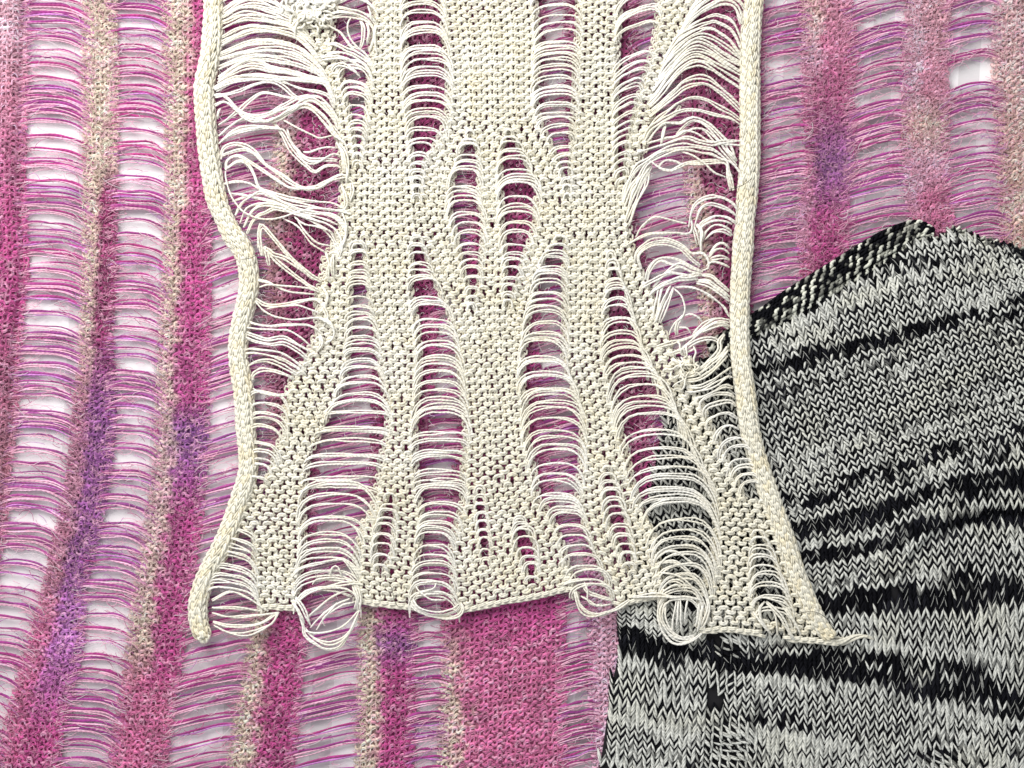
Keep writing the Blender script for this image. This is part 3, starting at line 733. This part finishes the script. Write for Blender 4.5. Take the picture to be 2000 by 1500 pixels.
    # a few rows leave an extra thread in the wide ladders
        if wd > 70 and _h(sd, 155) > .72 and k not in ('LA', 'LJ'):
            add_strand(np.c_[xx, yv + 6 + 4 * n1(sd * .3, 156)], seed=sd + 5, plies=1, n=16, zlift=2)
# rolled column edges beside the ladders
for k in LAD:
    t = LAD[k]
    ys = np.arange(t[0][0], t[-1][0], 2.6)
    if len(ys) < 8: continue
    wdm = max((lad(k, float(q))[1] - lad(k, float(q))[0]) for q in ys)
    if wdm < 36: continue
    for side in (0, 1):
        if (t[0][1] == 'c' and side == 0) or (t[0][2] == 'c' and side == 1): continue
        bx = np.array([lad(k, float(q))[side] for q in ys]); ww = np.array([lad(k, float(q))[1] - lad(k, float(q))[0] for q in ys])
        sg = 1 if side == 0 else -1
        for strand in range(3):
            ph = ys * 2 * math.pi / 17 + strand * 2.1 + 1.2 * n1(ys / 40, strand)
            ins = np.clip(ww * .10, 0, 9)
            P = np.stack([bx + sg * (ins * (strand * .45) + 1.0) + 3.0 * np.cos(ph), ys + 3 * np.sin(2 * ph), scarf_z(bx, ys) - 1 - strand * 1.5 + 2.2 * np.sin(ph)], -1)
            pid = int(np.clip(np.sum([np.mean(bx) > f(np.mean(ys)) for f in PANEL_X]), 0, 4))
            panels[pid].tubes(P, 2.3, 4, yarn_col(P, strand))
# hem: bound-off chain between the ladder loops
HSEG = [(521, 583), (706, 806), (896, 1116), (1204, 1296), (1366, 1478), (1538, 1622)]
tq = np.linspace(0, 1, 8)
for x0, x1 in HSEG:
    hemb = MB()
    us = np.arange(x0, x1, 15.5)
    for lane in (0, 1):
        uu = us + 7 * lane
        xx = uu[:, None] + 23 * (tq - .5)[None]
        yy = hem(xx) - 1.5 + 4.4 * lane + (3.2 if lane else -3.6) * (tq - .5)[None] + 1.3 * n1(uu * .37, 180 + lane)[:, None]
        zz = scarf_z(xx, yy) + 4.5 * np.sin(math.pi * tq)[None] - 1 - 2 * lane
        P = np.stack([xx, yy, zz], -1); _, A, B = frames(P)
        pr = .4 + .6 * np.sin(math.pi * np.clip(tq * .94 + .03, 0, 1)) ** .6
        for sg in (-1, 1):
            hemb.tubes(P + A * (1.6 * sg), 2.3 * pr[None] * np.ones((len(us), 1)), 5, CRM * (1 + .05 * sg))
    hemb.build("bound_off_hem", M_cream, scarf)
for p in panels: p.build("knit_panel", M_cream, scarf)

# --- hand-laid strands of the wide side ladders
H = []
C1, C6, C7, C8 = (0, 0, .35), (420, 150, .15), (420, 350, .15), (420, 550, .15)
def morph(guides, counts, nseed):
    gs = [spline(g, 20) for g in guides]
    for gi in range(len(gs) - 1):
        for q in range(counts):
            f = (q + .5 + .45 * n1(q * 1.9 + gi * 7, nseed)) / counts
            p = gs[gi] * (1 - f) + gs[gi + 1] * f
            p[:, 1] += 2.5 * n1(np.linspace(0, 3, 20) + q * 3.7 + gi * 9.1, nseed + 1)
            add_strand(p, seed=300 + nseed * 7 + gi * 20 + q, plies=2, sep=4.2)
morph([Z(*C1, (1250, -90), (1350, -120), (1480, -130), (1600, -80), (1650, -30)),
       Z(*C1, (1250, 60), (1350, 10), (1480, 0), (1600, 60), (1700, 150)), Z(*C1, (1245, 130), (1380, 85), (1520, 115), (1650, 160), (1760, 250)),
       Z(*C1, (1240, 260), (1400, 190), (1550, 190), (1680, 230), (1800, 360)), Z(*C1, (1230, 345), (1400, 310), (1560, 300), (1700, 340), (1800, 420), (1850, 500)),
       Z(*C1, (1225, 450), (1400, 360), (1550, 400), (1700, 430), (1820, 470), (1870, 560)), Z(*C1, (1210, 520), (1350, 455), (1500, 450), (1680, 470), (1820, 490), (1880, 600))], 4, 1)
CJ0, CJ1, CJ2, CJ3 = (1200, 0, .15), (1200, 220, .15), (1200, 430, .15), (1240, 640, .15)
morph([Z(*CJ0, (1000, 100), (1150, -80), (1350, -200), (1500, -250), (1650, -200), (1720, -100)),
       Z(*CJ0, (850, 420), (1000, 230), (1200, 60), (1400, -50), (1600, 0), (1700, 120)), Z(*CJ0, (800, 520), (950, 330), (1150, 170), (1400, 80), (1560, 120), (1640, 330)),
       Z(*CJ0, (640, 800), (800, 560), (1000, 430), (1250, 340), (1400, 400), (1530, 500), (1640, 700)), Z(*CJ0, (540, 1100), (640, 920), (800, 750), (950, 600), (1080, 560), (1250, 620), (1450, 740), (1640, 850)),
       Z(*CJ0, (440, 1330), (550, 1220), (700, 1000), (850, 830), (1000, 740), (1150, 760), (1400, 900), (1640, 1020)), Z(*CJ0, (460, 1500), (650, 1350), (800, 1220), (900, 1130), (1050, 1080), (1200, 1080), (1350, 1180), (1500, 1310), (1640, 1440)),
       Z(*CJ1, (370, 400), (480, 220), (640, 100), (800, 20), (950, -20), (1150, 0), (1350, 60), (1500, 100), (1620, 180))], 3, 3)
HAND = [
 (C6, [(0,170),(250,50),(500,40),(900,70),(1350,90),(1480,150),(1550,300),(1560,380)], [(20,190),(200,110),(480,60),(800,60),(1100,170),(1350,220),(1500,280),(1560,420)],
  [(20,280),(300,220),(600,110),(760,95),(900,150),(1100,310),(1250,330),(1480,400),(1600,600)], [(60,640),(250,520),(420,380),(600,250),(720,235),(900,280),(1100,300),(1350,280),(1500,400),(1600,560),(1610,680)],
  [(0,260),(100,250),(200,320),(330,450),(500,520),(700,500),(900,400),(1150,280),(1300,300),(1500,480),(1600,620)], [(0,380),(120,345),(220,390),(400,550),(550,600),(780,570),(1000,460),(1200,330),(1350,350),(1540,540),(1610,700)],
  [(20,400),(160,350),(300,450),(500,560),(680,600),(850,540),(1100,400),(1250,390),(1450,550),(1560,720),(1700,900)], [(340,520),(480,600),(700,600),(880,560),(1100,430),(1250,440),(1420,600),(1560,770),(1700,880),(1740,1050)],
  [(60,780),(300,600),(500,560),(700,530),(950,430),(1150,380),(1350,480),(1580,700),(1700,850)], [(80,860),(250,730),(450,670),(800,690),(920,720),(1000,860),(1120,1010),(1250,1090),(1450,1090),(1600,1100)],
  [(760,600),(850,700),(950,880),(1040,1020),(1200,1170),(1310,1250),(1450,1180),(1600,1170),(1640,1200)], [(950,700),(1000,850),(1100,1000),(1200,1120),(1350,1130),(1550,1020),(1640,1040)],
  [(80,1080),(120,950),(250,890),(400,910),(540,1000),(700,1170),(900,1290),(1100,1440),(1200,1470),(1400,1440),(1550,1330),(1700,1290),(1810,1400)],
  [(150,1220),(170,1100),(290,1040),(420,1090),(600,1210),(780,1330),(950,1440),(1100,1475),(1300,1450),(1500,1350),(1650,1290),(1780,1330)],
  [(100,1040),(200,1000),(380,960),(520,1010),(640,1130),(800,1250),(1000,1390),(1150,1460),(1350,1465),(1550,1360),(1750,1310)],
  [(160,1200),(300,1120),(400,1125),(480,1200),(540,1330),(580,1440),(700,1560),(900,1640)],
  [(60,880),(200,790),(420,720),(700,680),(860,690)], [(50,560),(80,460),(90,430)], [(1620,880),(1700,1000),(1740,1200),(1720,1400)], [(1590,860),(1660,1000),(1700,1250)]),
 (C7, [(120,70),(300,40),(450,60),(600,140),(850,230),(1150,290),(1400,310),(1550,330),(1680,390),(1780,420)], [(200,190),(400,220),(650,280),(850,330),(1100,420),(1300,460),(1500,470),(1640,540),(1720,680),(1700,820)],
  [(240,300),(450,230),(700,200),(900,290),(1200,360),(1500,410),(1700,430),(1800,450)], [(280,480),(350,350),(450,260),(620,170),(800,260),(1050,380),(1300,440),(1560,500),(1680,620),(1730,720)],
  [(340,580),(420,400),(560,340),(750,340),(950,420),(1150,500),(1350,600),(1520,740),(1600,920),(1580,1120)], [(390,640),(500,430),(650,350),(850,370),(1050,450),(1300,540),(1520,620),(1640,760),(1660,900),(1610,1050)],
  [(430,720),(540,520),(720,430),(800,400),(950,420),(1150,470),(1400,520),(1600,600)],
  [(580,900),(600,640),(640,610),(750,720),(900,900),(1050,1080),(1250,1250),(1400,1340)], [(620,1000),(600,700),(660,640),(800,800),(950,980),(1150,1150),(1350,1310)],
  [(640,1000),(650,890),(720,960),(850,1100),(1050,1260),(1250,1400),(1400,1480)], [(720,1130),(690,920),(780,990),(950,1050),(1150,1190),(1300,1320)],
  [(1650,400),(1720,600),(1700,800),(1600,950)], [(1650,80),(1700,200),(1720,330),(1680,420)], [(1780,60),(1800,180),(1760,320)], [(1450,950),(1500,1100),(1480,1250),(1520,1350)], [(1560,960),(1540,1120),(1560,1300)]),
 (C8, [(560,-20),(720,20),(850,90),(1000,140),(1150,160),(1320,170)], [(530,220),(650,300),(780,320),(950,300),(1150,260),(1340,240),(1480,380)],
  [(420,510),(550,560),(750,585),(950,570),(1200,570),(1330,620),(1420,700)], [(340,640),(500,700),(700,760),(900,730),(1050,800),(1200,880),(1350,960)],
  [(380,720),(560,790),(750,820),(920,810),(1080,890),(1220,1010)], [(360,940),(450,880),(600,890),(850,920),(1000,1000),(1140,1110),(1200,1180)], [(360,950),(500,930),(700,960),(900,1020),(1050,1100),(1180,1200)],
  [(430,1110),(540,1050),(700,1030),(850,1080),(1000,1160),(1100,1230)], [(500,1280),(520,1200),(640,1150),(800,1170),(950,1220),(1040,1270)], [(500,1390),(620,1450),(800,1480),(970,1470)],
  [(1350,480),(1500,520),(1570,660),(1540,760),(1440,800)], [(1360,230),(1420,330),(1480,480),(1400,620)], [(1400,60),(1480,200),(1440,360)], [(1380,700),(1400,820),(1330,920)]),
 ((540, 0, .1), [(1020,190),(1150,120),(1300,80),(1450,20),(1600,10),(1800,100),(1950,250),(2000,400)], [(940,310),(1100,210),(1250,195),(1450,240),(1650,280),(1850,380),(1960,520)],
  [(880,390),(1050,330),(1250,280),(1400,300),(1600,330),(1800,430),(1900,560)], [(860,450),(1100,390),(1350,340),(1550,370),(1750,440),(1880,560),(1930,700),(1900,850),(1830,1020)],
  [(780,560),(850,510),(980,510),(1150,600),(1280,690),(1380,820),(1480,950),(1700,1080),(1850,1250),(1950,1450)], [(1000,930),(1100,880),(1250,930),(1400,1010),(1600,1090),(1800,1230),(1900,1400)],
  [(900,1170),(1100,1070),(1300,1060),(1500,1120),(1700,1260),(1850,1440)], [(880,1180),(1150,1160),(1350,1180),(1550,1270),(1700,1400)], [(1090,1430),(1150,1330),(1260,1290),(1420,1340),(1550,1430),(1650,1540)],
  [(1050,60),(1250,-20),(1500,-60),(1800,-20)], [(1040,-40),(1250,-120),(1500,-160),(1800,-120)], [(1650,420),(1720,600),(1700,850),(1650,980)], [(1750,450),(1820,620),(1780,900)], [(1800,150),(1850,300),(1880,450)], [(1950,500),(1930,800),(1980,1100)]),
 (CJ1, [(250,560),(400,500),(620,440),(900,350),(1100,400),(1250,430),(1400,400),(1620,380)], [(450,400),(620,370),(850,310),(1000,230),(1150,240),(1300,380),(1450,560),(1580,700)],
  [(420,420),(650,350),(780,330),(900,260),(1050,290),(1200,380),(1400,420),(1620,440)], [(100,1180),(180,900),(280,720),(400,640),(600,520),(850,450),(1150,480),(1300,520),(1450,650),(1480,800),(1540,1020)],
  [(160,1300),(260,1000),(400,700),(550,600),(700,530),(900,500),(1100,540),(1250,560),(1400,630),(1500,660),(1580,740),(1640,860),(1600,1000)], [(120,1200),(220,860),(420,650),(520,700),(600,750),(720,770),(820,730),(920,680),(1100,650),(1300,640),(1450,660)],
  [(560,720),(650,640),(780,650),(860,690),(950,680),(1150,690),(1300,680),(1440,690),(1460,850),(1500,1020)], [(130,1450),(230,1200),(330,980),(430,800),(480,700)], [(180,1480),(280,1200),(400,960),(440,730)], [(90,1150),(150,950),(300,760),(420,660)],
  [(110,1250),(200,1000),(360,800),(460,700)], [(150,1350),(240,1080),(350,850),(470,690)], [(960,1500),(990,1300),(1080,1170),(1250,1110),(1400,1130),(1520,1190),(1590,1280)], [(1030,1500),(1100,1280),(1200,1210),(1350,1230),(1500,1300),(1590,1370)],
  [(1080,1500),(1150,1430),(1300,1360),(1450,1380),(1570,1450)], [(360,1500),(450,1400),(530,1370),(650,1390),(800,1430),(930,1450)], [(370,400),(450,230),(600,130),(780,30),(850,-80)], [(400,420),(620,170),(840,160),(950,100),(1080,90),(1250,180),(1400,330),(1500,450),(1560,600)],
  [(800,300),(950,150),(1080,130),(1200,200),(1330,330),(1440,480),(1540,640)], [(1420,480),(1500,560),(1580,640)], [(600,440),(620,300),(660,180)]),
 (CJ2, [(130,350),(300,250),(450,190),(650,180),(800,180),(960,190),(1000,100),(980,-50)], [(250,600),(270,450),(350,350),(500,270),(650,260),(820,310),(930,390),(1000,440),(1140,440),(1210,530),(1210,630),(1130,660)],
  [(340,640),(300,480),(400,370),(550,320),(700,320),(850,380),(1000,520),(1100,600)], [(400,780),(440,640),(540,520),(680,495),(830,530),(950,590),(1080,650),(1140,680)], [(420,800),(460,660),(580,540),(720,580),(860,620),(1000,680),(1130,710)],
  [(340,880),(500,790),(700,700),(850,710),(1000,740),(1120,720)], [(430,1000),(560,890),(750,810),(900,780),(1080,770)], [(460,960),(600,850),(800,760),(950,740),(1100,710)], [(500,880),(650,700),(780,610),(860,600),(1000,660),(1120,690)],
  [(1480,620),(1350,570),(1250,560),(1190,600)], [(1480,440),(1380,380),(1280,410),(1220,490)], [(1480,370),(1400,310),(1320,330),(1230,440)], [(1480,520),(1380,490),(1240,520)], [(1060,60),(1120,160),(1110,300),(1120,420)],
  [(1010,80),(1050,200),(1080,330)], [(1520,60),(1380,20),(1250,30),(1120,100),(1080,200)], [(1510,150),(1400,90),(1280,80),(1180,160),(1130,290)], [(1510,210),(1400,150),(1270,170),(1170,260)],
  [(1130,720),(1250,740),(1350,830),(1480,930)], [(1080,790),(1200,800),(1330,900),(1480,1000)], [(1060,820),(1200,850),(1350,950),(1480,1060)], [(780,880),(950,880),(1100,920),(1250,1010),(1400,1130),(1480,1260)],
  [(700,880),(640,1050),(560,1250),(500,1350)], [(760,880),(680,1080),(620,1230),(580,1340)], [(590,860),(540,1100),(500,1300)], [(640,820),(580,1020),(540,1320)], [(720,860),(600,1100),(530,1330)],
  [(900,1240),(820,1320),(790,1420),(800,1500)], [(1010,1500),(1150,1360),(1300,1290),(1480,1300)], [(1100,1480),(1250,1390),(1380,1360),(1480,1380)], [(1060,1500),(1180,1400),(1330,1320),(1480,1340)]),
 (CJ3, [(260,260),(500,190),(650,150),(800,80),(900,-20),(1000,-60)], [(360,350),(520,310),(650,230),(800,100),(900,30),(1100,-30),(1200,20)], [(440,350),(600,300),(750,200),(900,150),(1000,150),(1100,200)],
  [(1150,90),(1080,180),(1080,280),(1000,390),(880,500),(780,560),(640,600),(500,550)], [(1180,250),(1100,350),(950,450),(830,560),(700,620),(560,610)], [(1190,300),(1050,450),(900,570),(760,650),(560,660)],
  [(1190,370),(1060,500),(900,620),(740,690),(570,690)], [(1230,520),(1100,600),(950,710),(800,770),(660,770)], [(1240,640),(1180,640),(1050,720),(900,800),(720,840),(640,830)], [(1250,780),(1150,760),(1050,800),(900,880),(760,920)],
  [(1270,900),(1180,860),(1050,860),(920,900),(830,970),(830,1060),(880,1130)], [(1290,1020),(1220,960),(1100,970),(950,1010),(880,1090),(900,1200)], [(1310,1180),(1200,1110),(1080,1120),(950,1180),(900,1260),(940,1350)],
  [(1330,1320),(1230,1270),(1120,1290),(1040,1380),(1010,1480)], [(480,400),(560,480),(640,420),(720,470)], [(600,350),(680,420),(660,520),(740,560)]),
 ((560, 1080, .2), [(40,240),(150,140),(350,90),(550,60),(640,150),(720,280)], [(80,500),(220,380),(450,310),(650,280),(750,300)], [(100,460),(280,350),(500,370),(640,420)],
  [(120,540),(170,700),(190,790),(300,880),(420,930),(530,900),(600,800),(660,680),(720,540)], [(180,720),(280,820),(420,870),(560,820),(650,720),(700,600)], [(200,640),(300,540),(450,420),(600,360),(660,400)], [(240,720),(330,620),(480,500),(620,440)],
  [(60,470),(130,560),(180,680)], [(90,420),(180,540),(240,700)], [(650,300),(700,420),(670,540)], [(690,320),(720,440),(700,560)],
  [(1210,460),(1250,540),(1400,600),(1560,630),(1680,600),(1720,540),(1700,480)], [(1220,420),(1400,390),(1560,390),(1660,440)], [(1230,480),(1350,570),(1500,590),(1650,560),(1700,500)], [(1200,400),(1230,480),(1300,560),(1450,610),(1620,610)]),
 ((1080, 1050, .2), [(60,460),(200,410),(400,395),(500,440),(580,560)], [(210,500),(240,620),(290,710),(380,745),(500,720),(620,680),(740,600)], [(230,560),(270,660),(360,730),(480,740),(600,690)], [(280,440),(340,520),(440,560),(580,600)],
  [(1110,560),(1050,600),(1010,720),(1050,880),(1130,990),(1230,1020),(1350,980),(1440,920)], [(1080,590),(1030,700),(1060,830),(1150,950),(1270,990),(1390,960)], [(1090,620),(1070,760),(1130,880),(1240,960),(1370,940)],
  [(760,570),(1000,540),(1150,560),(1300,560),(1450,600)], [(1000,250),(1050,230),(1180,220),(1300,310),(1400,430),(1480,560)], [(980,250),(1000,200),(1080,130),(1180,120),(1300,200),(1420,290),(1540,400)],
  [(1420,620),(1400,720),(1380,850)], [(1450,600),(1430,740),(1400,900)], [(1490,560),(1500,700),(1440,860)], [(1110,420),(1180,400),(1260,440),(1290,520)]),
 ((1160, 1080, .28), [(1090,370),(1110,310),(1180,300),(1300,340),(1400,420)], [(1180,330),(1140,380),(1160,470),(1220,540)], [(1190,330),(1280,420),(1350,540),(1380,590)], [(1200,330),(1250,420),(1270,560)], [(1100,400),(1170,500),(1230,560)], [(1300,350),(1390,480),(1430,560)]),
 ((0, 975, .35), [(1190,560),(1300,510),(1400,550),(1500,620)], [(1190,600),(1350,600),(1460,620)], [(1190,630),(1300,650),(1450,640),(1550,630)], [(1200,700),(1300,740),(1400,740),(1520,690),(1560,625)], [(1195,680),(1300,700),(1450,690),(1550,630)]),
]
SINGLE = [
 (C6, [(900,580),(1100,690),(1300,790),(1380,820),(1540,780)], [(1160,990),(1250,1000),(1450,940),(1590,940)]),
 (C7, [(150,-93),(160,10),(230,230),(350,400),(500,500),(680,540),(900,510),(1150,420),(1350,395),(1600,420),(1780,470)], [(1050,500),(1180,600),(1320,630),(1500,680),(1560,740)], [(900,520),(1100,630),(1200,760),(1260,840),(1380,920),(1460,970)], [(1080,520),(1180,680),(1300,810),(1400,860),(1520,880)]),
 (C8, [(600,80),(750,50),(1000,75),(1200,90),(1320,130)], [(690,360),(900,330),(1100,320),(1250,370),(1380,420)], [(540,260),(640,370),(800,460),(1000,500),(1200,490),(1350,480),(1500,560),(1570,680)], [(430,600),(600,625),(800,630),(1000,650),(1150,740),(1270,850)]),
 ((540, 0, .1), [(1480,390),(1420,490),(1410,620),(1450,780),(1560,920),(1750,1080)]),
 (CJ1, [(850,520),(1000,580),(1150,680),(1250,770),(1320,820),(1430,850)]),
 (CJ2, [(270,230),(330,120),(450,0)], [(770,900),(860,1000),(900,1150),(870,1270),(780,1330),(720,1440),(700,1500)], [(860,1270),(980,1230),(1080,1280),(1130,1340)], [(820,1400),(920,1410),(980,1480)]),
 (CJ3, [(740,230),(770,330),(740,430),(770,550)]),
 ((560, 1080, .2), [(300,740),(400,600),(550,500),(660,470)], [(260,300),(300,250),(420,230),(530,240)], [(180,750),(320,770),(500,730),(620,650),(700,560)], [(380,700),(360,640),(430,560),(500,480)], [(1240,440),(1300,520),(1450,560),(1600,540),(1680,490)], [(1330,360),(1440,330),(1470,270)], [(1260,300),(1300,360),(1420,440),(1560,450)], [(430,220),(450,140),(510,120),(560,250)]),
 ((1080, 1050, .2), [(300,420),(330,500),(330,590),(380,640),(470,640)], [(270,560),(350,600),(430,650),(560,640)], [(1190,600),(1170,700),(1150,840),(1160,920)], [(1230,590),(1230,740),(1240,890)], [(1300,590),(1280,680),(1270,820)], [(1210,600),(1200,720),(1190,860)], [(1040,330),(1150,340),(1280,400),(1400,540)], [(1130,460),(1200,440),(1250,490)]),
]
sd = 1000
for grp in HAND:
    for pts in grp[1:]:
        sd += 7; add_strand(Z(*grp[0], *pts), seed=sd, zlift=5 + 3 * _h(sd, 1), sep=3.8, arch=4)
for grp in SINGLE:
    for pts in grp[1:]:
        sd += 7; add_strand(Z(*grp[0], *pts), seed=sd, zlift=9 + 3 * _h(sd, 1), plies=1, arch=4)
# ruffled knot at the upper left, tangle beside the right cord
for q in range(190):
    c0 = np.array([rng.uniform(563, 648), rng.uniform(-20, 48)])
    if abs(c0[0] - 606) > 46 - .55 * max(c0[1], 0): continue
    a0 = rng.uniform(0, 6.28); pts = [c0]
    for _ in range(4):
        a0 += rng.normal(0, 1.1); pts.append(pts[-1] + 8 * np.array([math.cos(a0), math.sin(a0)]))
    add_strand(pts, seed=2000 + q, zlift=4 + 11 * rng.uniform(), n=12, plies=1, r=2.5)
for q in range(26):
    c0 = np.array([rng.uniform(1325, 1352), rng.uniform(690, 735)]); a0 = rng.uniform(0, 6.28); pts = [c0]
    for _ in range(4):
        a0 += rng.normal(0, 1.1); pts.append(pts[-1] + 8 * np.array([math.cos(a0), math.sin(a0)]))
    add_strand(pts, seed=2200 + q, zlift=6 + 5 * rng.uniform(), n=12, plies=1, r=1.9)
strandsW.sort(key=lambda s: -(s[2] - (1000 if s[0][:, 1].max() < 0 else 0)))
rest = MB()
for i, (P, r, L) in enumerate(strandsW):
    c = yarn_col(P, 2, .45)
    if i < 300:
        b = MB(); b.tubes(P, r[None], 6, c); b.build("loose_strand", M_cream, scarf)
    else: rest.tubes(P, r[None], 5, c)
o = rest.build("short_strands", M_cream, scarf); o["kind"] = "stuff"

# --- corded edges: a narrow knitted tube, V stitches wrapped round a core
def cord(pts, rad, taper_end=0.0):
    mb = MB()
    L = np.sum(np.linalg.norm(np.diff(np.array(pts, float), axis=0), axis=1))
    n = int(L / 3)
    p = spline(pts, n); s = np.linspace(0, L, n)
    T = np.gradient(p, axis=0); T /= np.linalg.norm(T, axis=1)[:, None]; Nn = np.stack([-T[:, 1], T[:, 0]], 1)
    zc = scarf_z(p[:, 0], p[:, 1]) - 2
    R = rad * (1 + .07 * n1(s / 45, 160)); R = R * np.interp(s, [0, L - 60, L], [1, 1, 1 - taper_end])
    mb.tubes(np.c_[p, zc][::3], (R[::3] - 6)[None], 10, CRM * .85)
    def at(u, ang, lift):
        x = np.interp(u, s, p[:, 0]); y = np.interp(u, s, p[:, 1]); nx = np.interp(u, s, Nn[:, 0]); ny = np.interp(u, s, Nn[:, 1])
        rr = np.interp(u, s, R) - 3.2 + lift; z = np.interp(u, s, zc)
        return np.stack([x + nx * rr * np.sin(ang), y + ny * rr * np.sin(ang), z + rr * np.cos(ang) * .92], -1)
    tq = np.linspace(0, 1, 8)
    rowh = 15.5
    for wl in range(-2, 3):
        a0 = (wl + .18) * math.radians(50)
        us = np.arange(4 + (wl % 3) * 5.2, L - 4, rowh); us = us + 2.2 * n1(us * .9, 169 + wl)
        for leg in (-1, 1):
            jit = n1(us * .73, 170 + wl * 2 + leg)
            u = us[:, None] + (rowh / 2 if leg > 0 else 0) + (-.70 + 1.36 * tq)[None] * rowh + .8 * jit[:, None]
            ang = a0 + (.42 * n1(us / 150, 171) + .10 * n1(us / 31, 172 + wl))[:, None] + leg * math.radians(23) * (.14 + .86 * (1 - tq))[None] + .07 * jit[:, None]
            P = at(np.clip(u, 0, L), ang, 3.6 * np.sin(math.pi * tq)[None] - 1.4)
            prof = .30 + .70 * np.sin(math.pi * np.clip(tq * .94 + .03, 0, 1)) ** .6
            k = n1(us * .31 + wl, 175)[:, None]
            c = CRM * (1 - np.clip(k, 0, 1) * .8) + YEL * np.clip(k, 0, 1) * .8
            _, A, B = frames(P)
            for sg in (-1, 1): mb.tubes(P + A * (1.7 * sg) + B * (.5 * sg * leg), 2.35 * prof[None] * (1 + .2 * jit)[:, None], 5, c * (1 + .04 * sg))
    return mb
mb = cord(CORD_L, 18.0, .12)
e = np.array([(402, 1246)]); 
for q in range(9):
    a = q / 9 * 6.28
    P = np.array([(400 + 12 * math.cos(a), 1238 + 8 * math.sin(a), 30 + 6 * math.sin(a)), (401 + 6 * math.cos(a), 1248 + 5 * math.sin(a), 31), (402, 1250, 24)])
    mb.tubes(spline(P, 8), 3.2, 5, CRM)
mb.build("corded_edge", M_cream, scarf)
mb = cord(CORD_R, 17.8, .30)
mb.build("corded_edge", M_cream, scarf)
mb = MB()
for q in range(9):
    a = q / 9 * 6.28
    t = np.linspace(0, 1, 26)
    c2 = spline([(1594, 1212), (1610, 1236), (1626, 1249), (1645, 1250), (1665, 1244), (1685, 1241), (1704 - 6 * (q % 3), 1244 + (q % 4))], 26)
    rr = np.interp(t, [0, .3, .6, 1], [9, 9, 5.5, .8]); ph = a + t * 5 * (1 if q % 2 else .8)
    P = np.c_[c2[:, 0] + .3 * rr * np.cos(ph), c2[:, 1] + rr * np.cos(ph), 25 + rr * np.sin(ph)]
    mb.tubes(P, np.interp(t, [0, .5, 1], [3.6, 3, .7])[None], 6, CRM * .93)
mb.build("yarn_tail", M_cream, scarf)
# faint cotton lint
n = 2600
lx = rng.uniform(430, 1500, n); ly = rng.uniform(0, 1230, n)
k = (lx > cordL(ly)) & (lx < cordR(ly)) & (ly < hem(lx)); lx, ly = lx[k], ly[k]
o = fuzz(len(lx), lx, ly, scarf_z(lx, ly) + rng.uniform(3, 12, len(lx)), np.broadcast_to(WHT, (len(lx), 3)), 7, 20, .34).build("lint", M_cream, scarf); o["kind"] = "stuff"

# ------------------------------------------------------------------ dark hairs caught on the knit
M_hair = bpy.data.materials.new("dark_hair"); M_hair.use_nodes = True
M_hair.node_tree.nodes["Principled BSDF"].inputs["Base Color"].default_value = (.02, .015, .012, 1)
M_hair.node_tree.nodes["Principled BSDF"].inputs["Roughness"].default_value = .5
for pts, lab, z in ((Z(420, 350, .15, (380, 1055), (480, 1050), (560, 1010), (605, 965)), "short dark curved hair lying across the left corded edge", 48),
                    (Z(1200, 220, .15, (1450, 1030), (1560, 1000), (1660, 960), (1760, 880)), "dark hair curving up across the right corded edge near its middle", 48),
                    (Z(560, 1080, .2, (1030, 320), (1050, 400), (1070, 470), (1092, 508)), "dark hair hanging down over the bottom hem of the cream scarf", 40),
                    (Z(1160, 1080, .28, (1390, 410), (1480, 390), (1560, 410), (1650, 490)), "dark hair arched over the corded edge near its lower right tail", 54)):
    p = spline(pts, 16)
    b = MB(); b.tubes(np.c_[p, np.full(16, float(z)) - np.linspace(-1, 1, 16) ** 2 * 4], .55, 4, np.zeros(3)); o = b.build("hair", M_hair)
    o["label"] = lab; o["category"] = "hair"; o["group"] = "dark hairs caught on the cream scarf"
print("TRIS", sum(len(o.data.polygons) for o in bpy.data.objects if o.type == 'MESH') * 2)
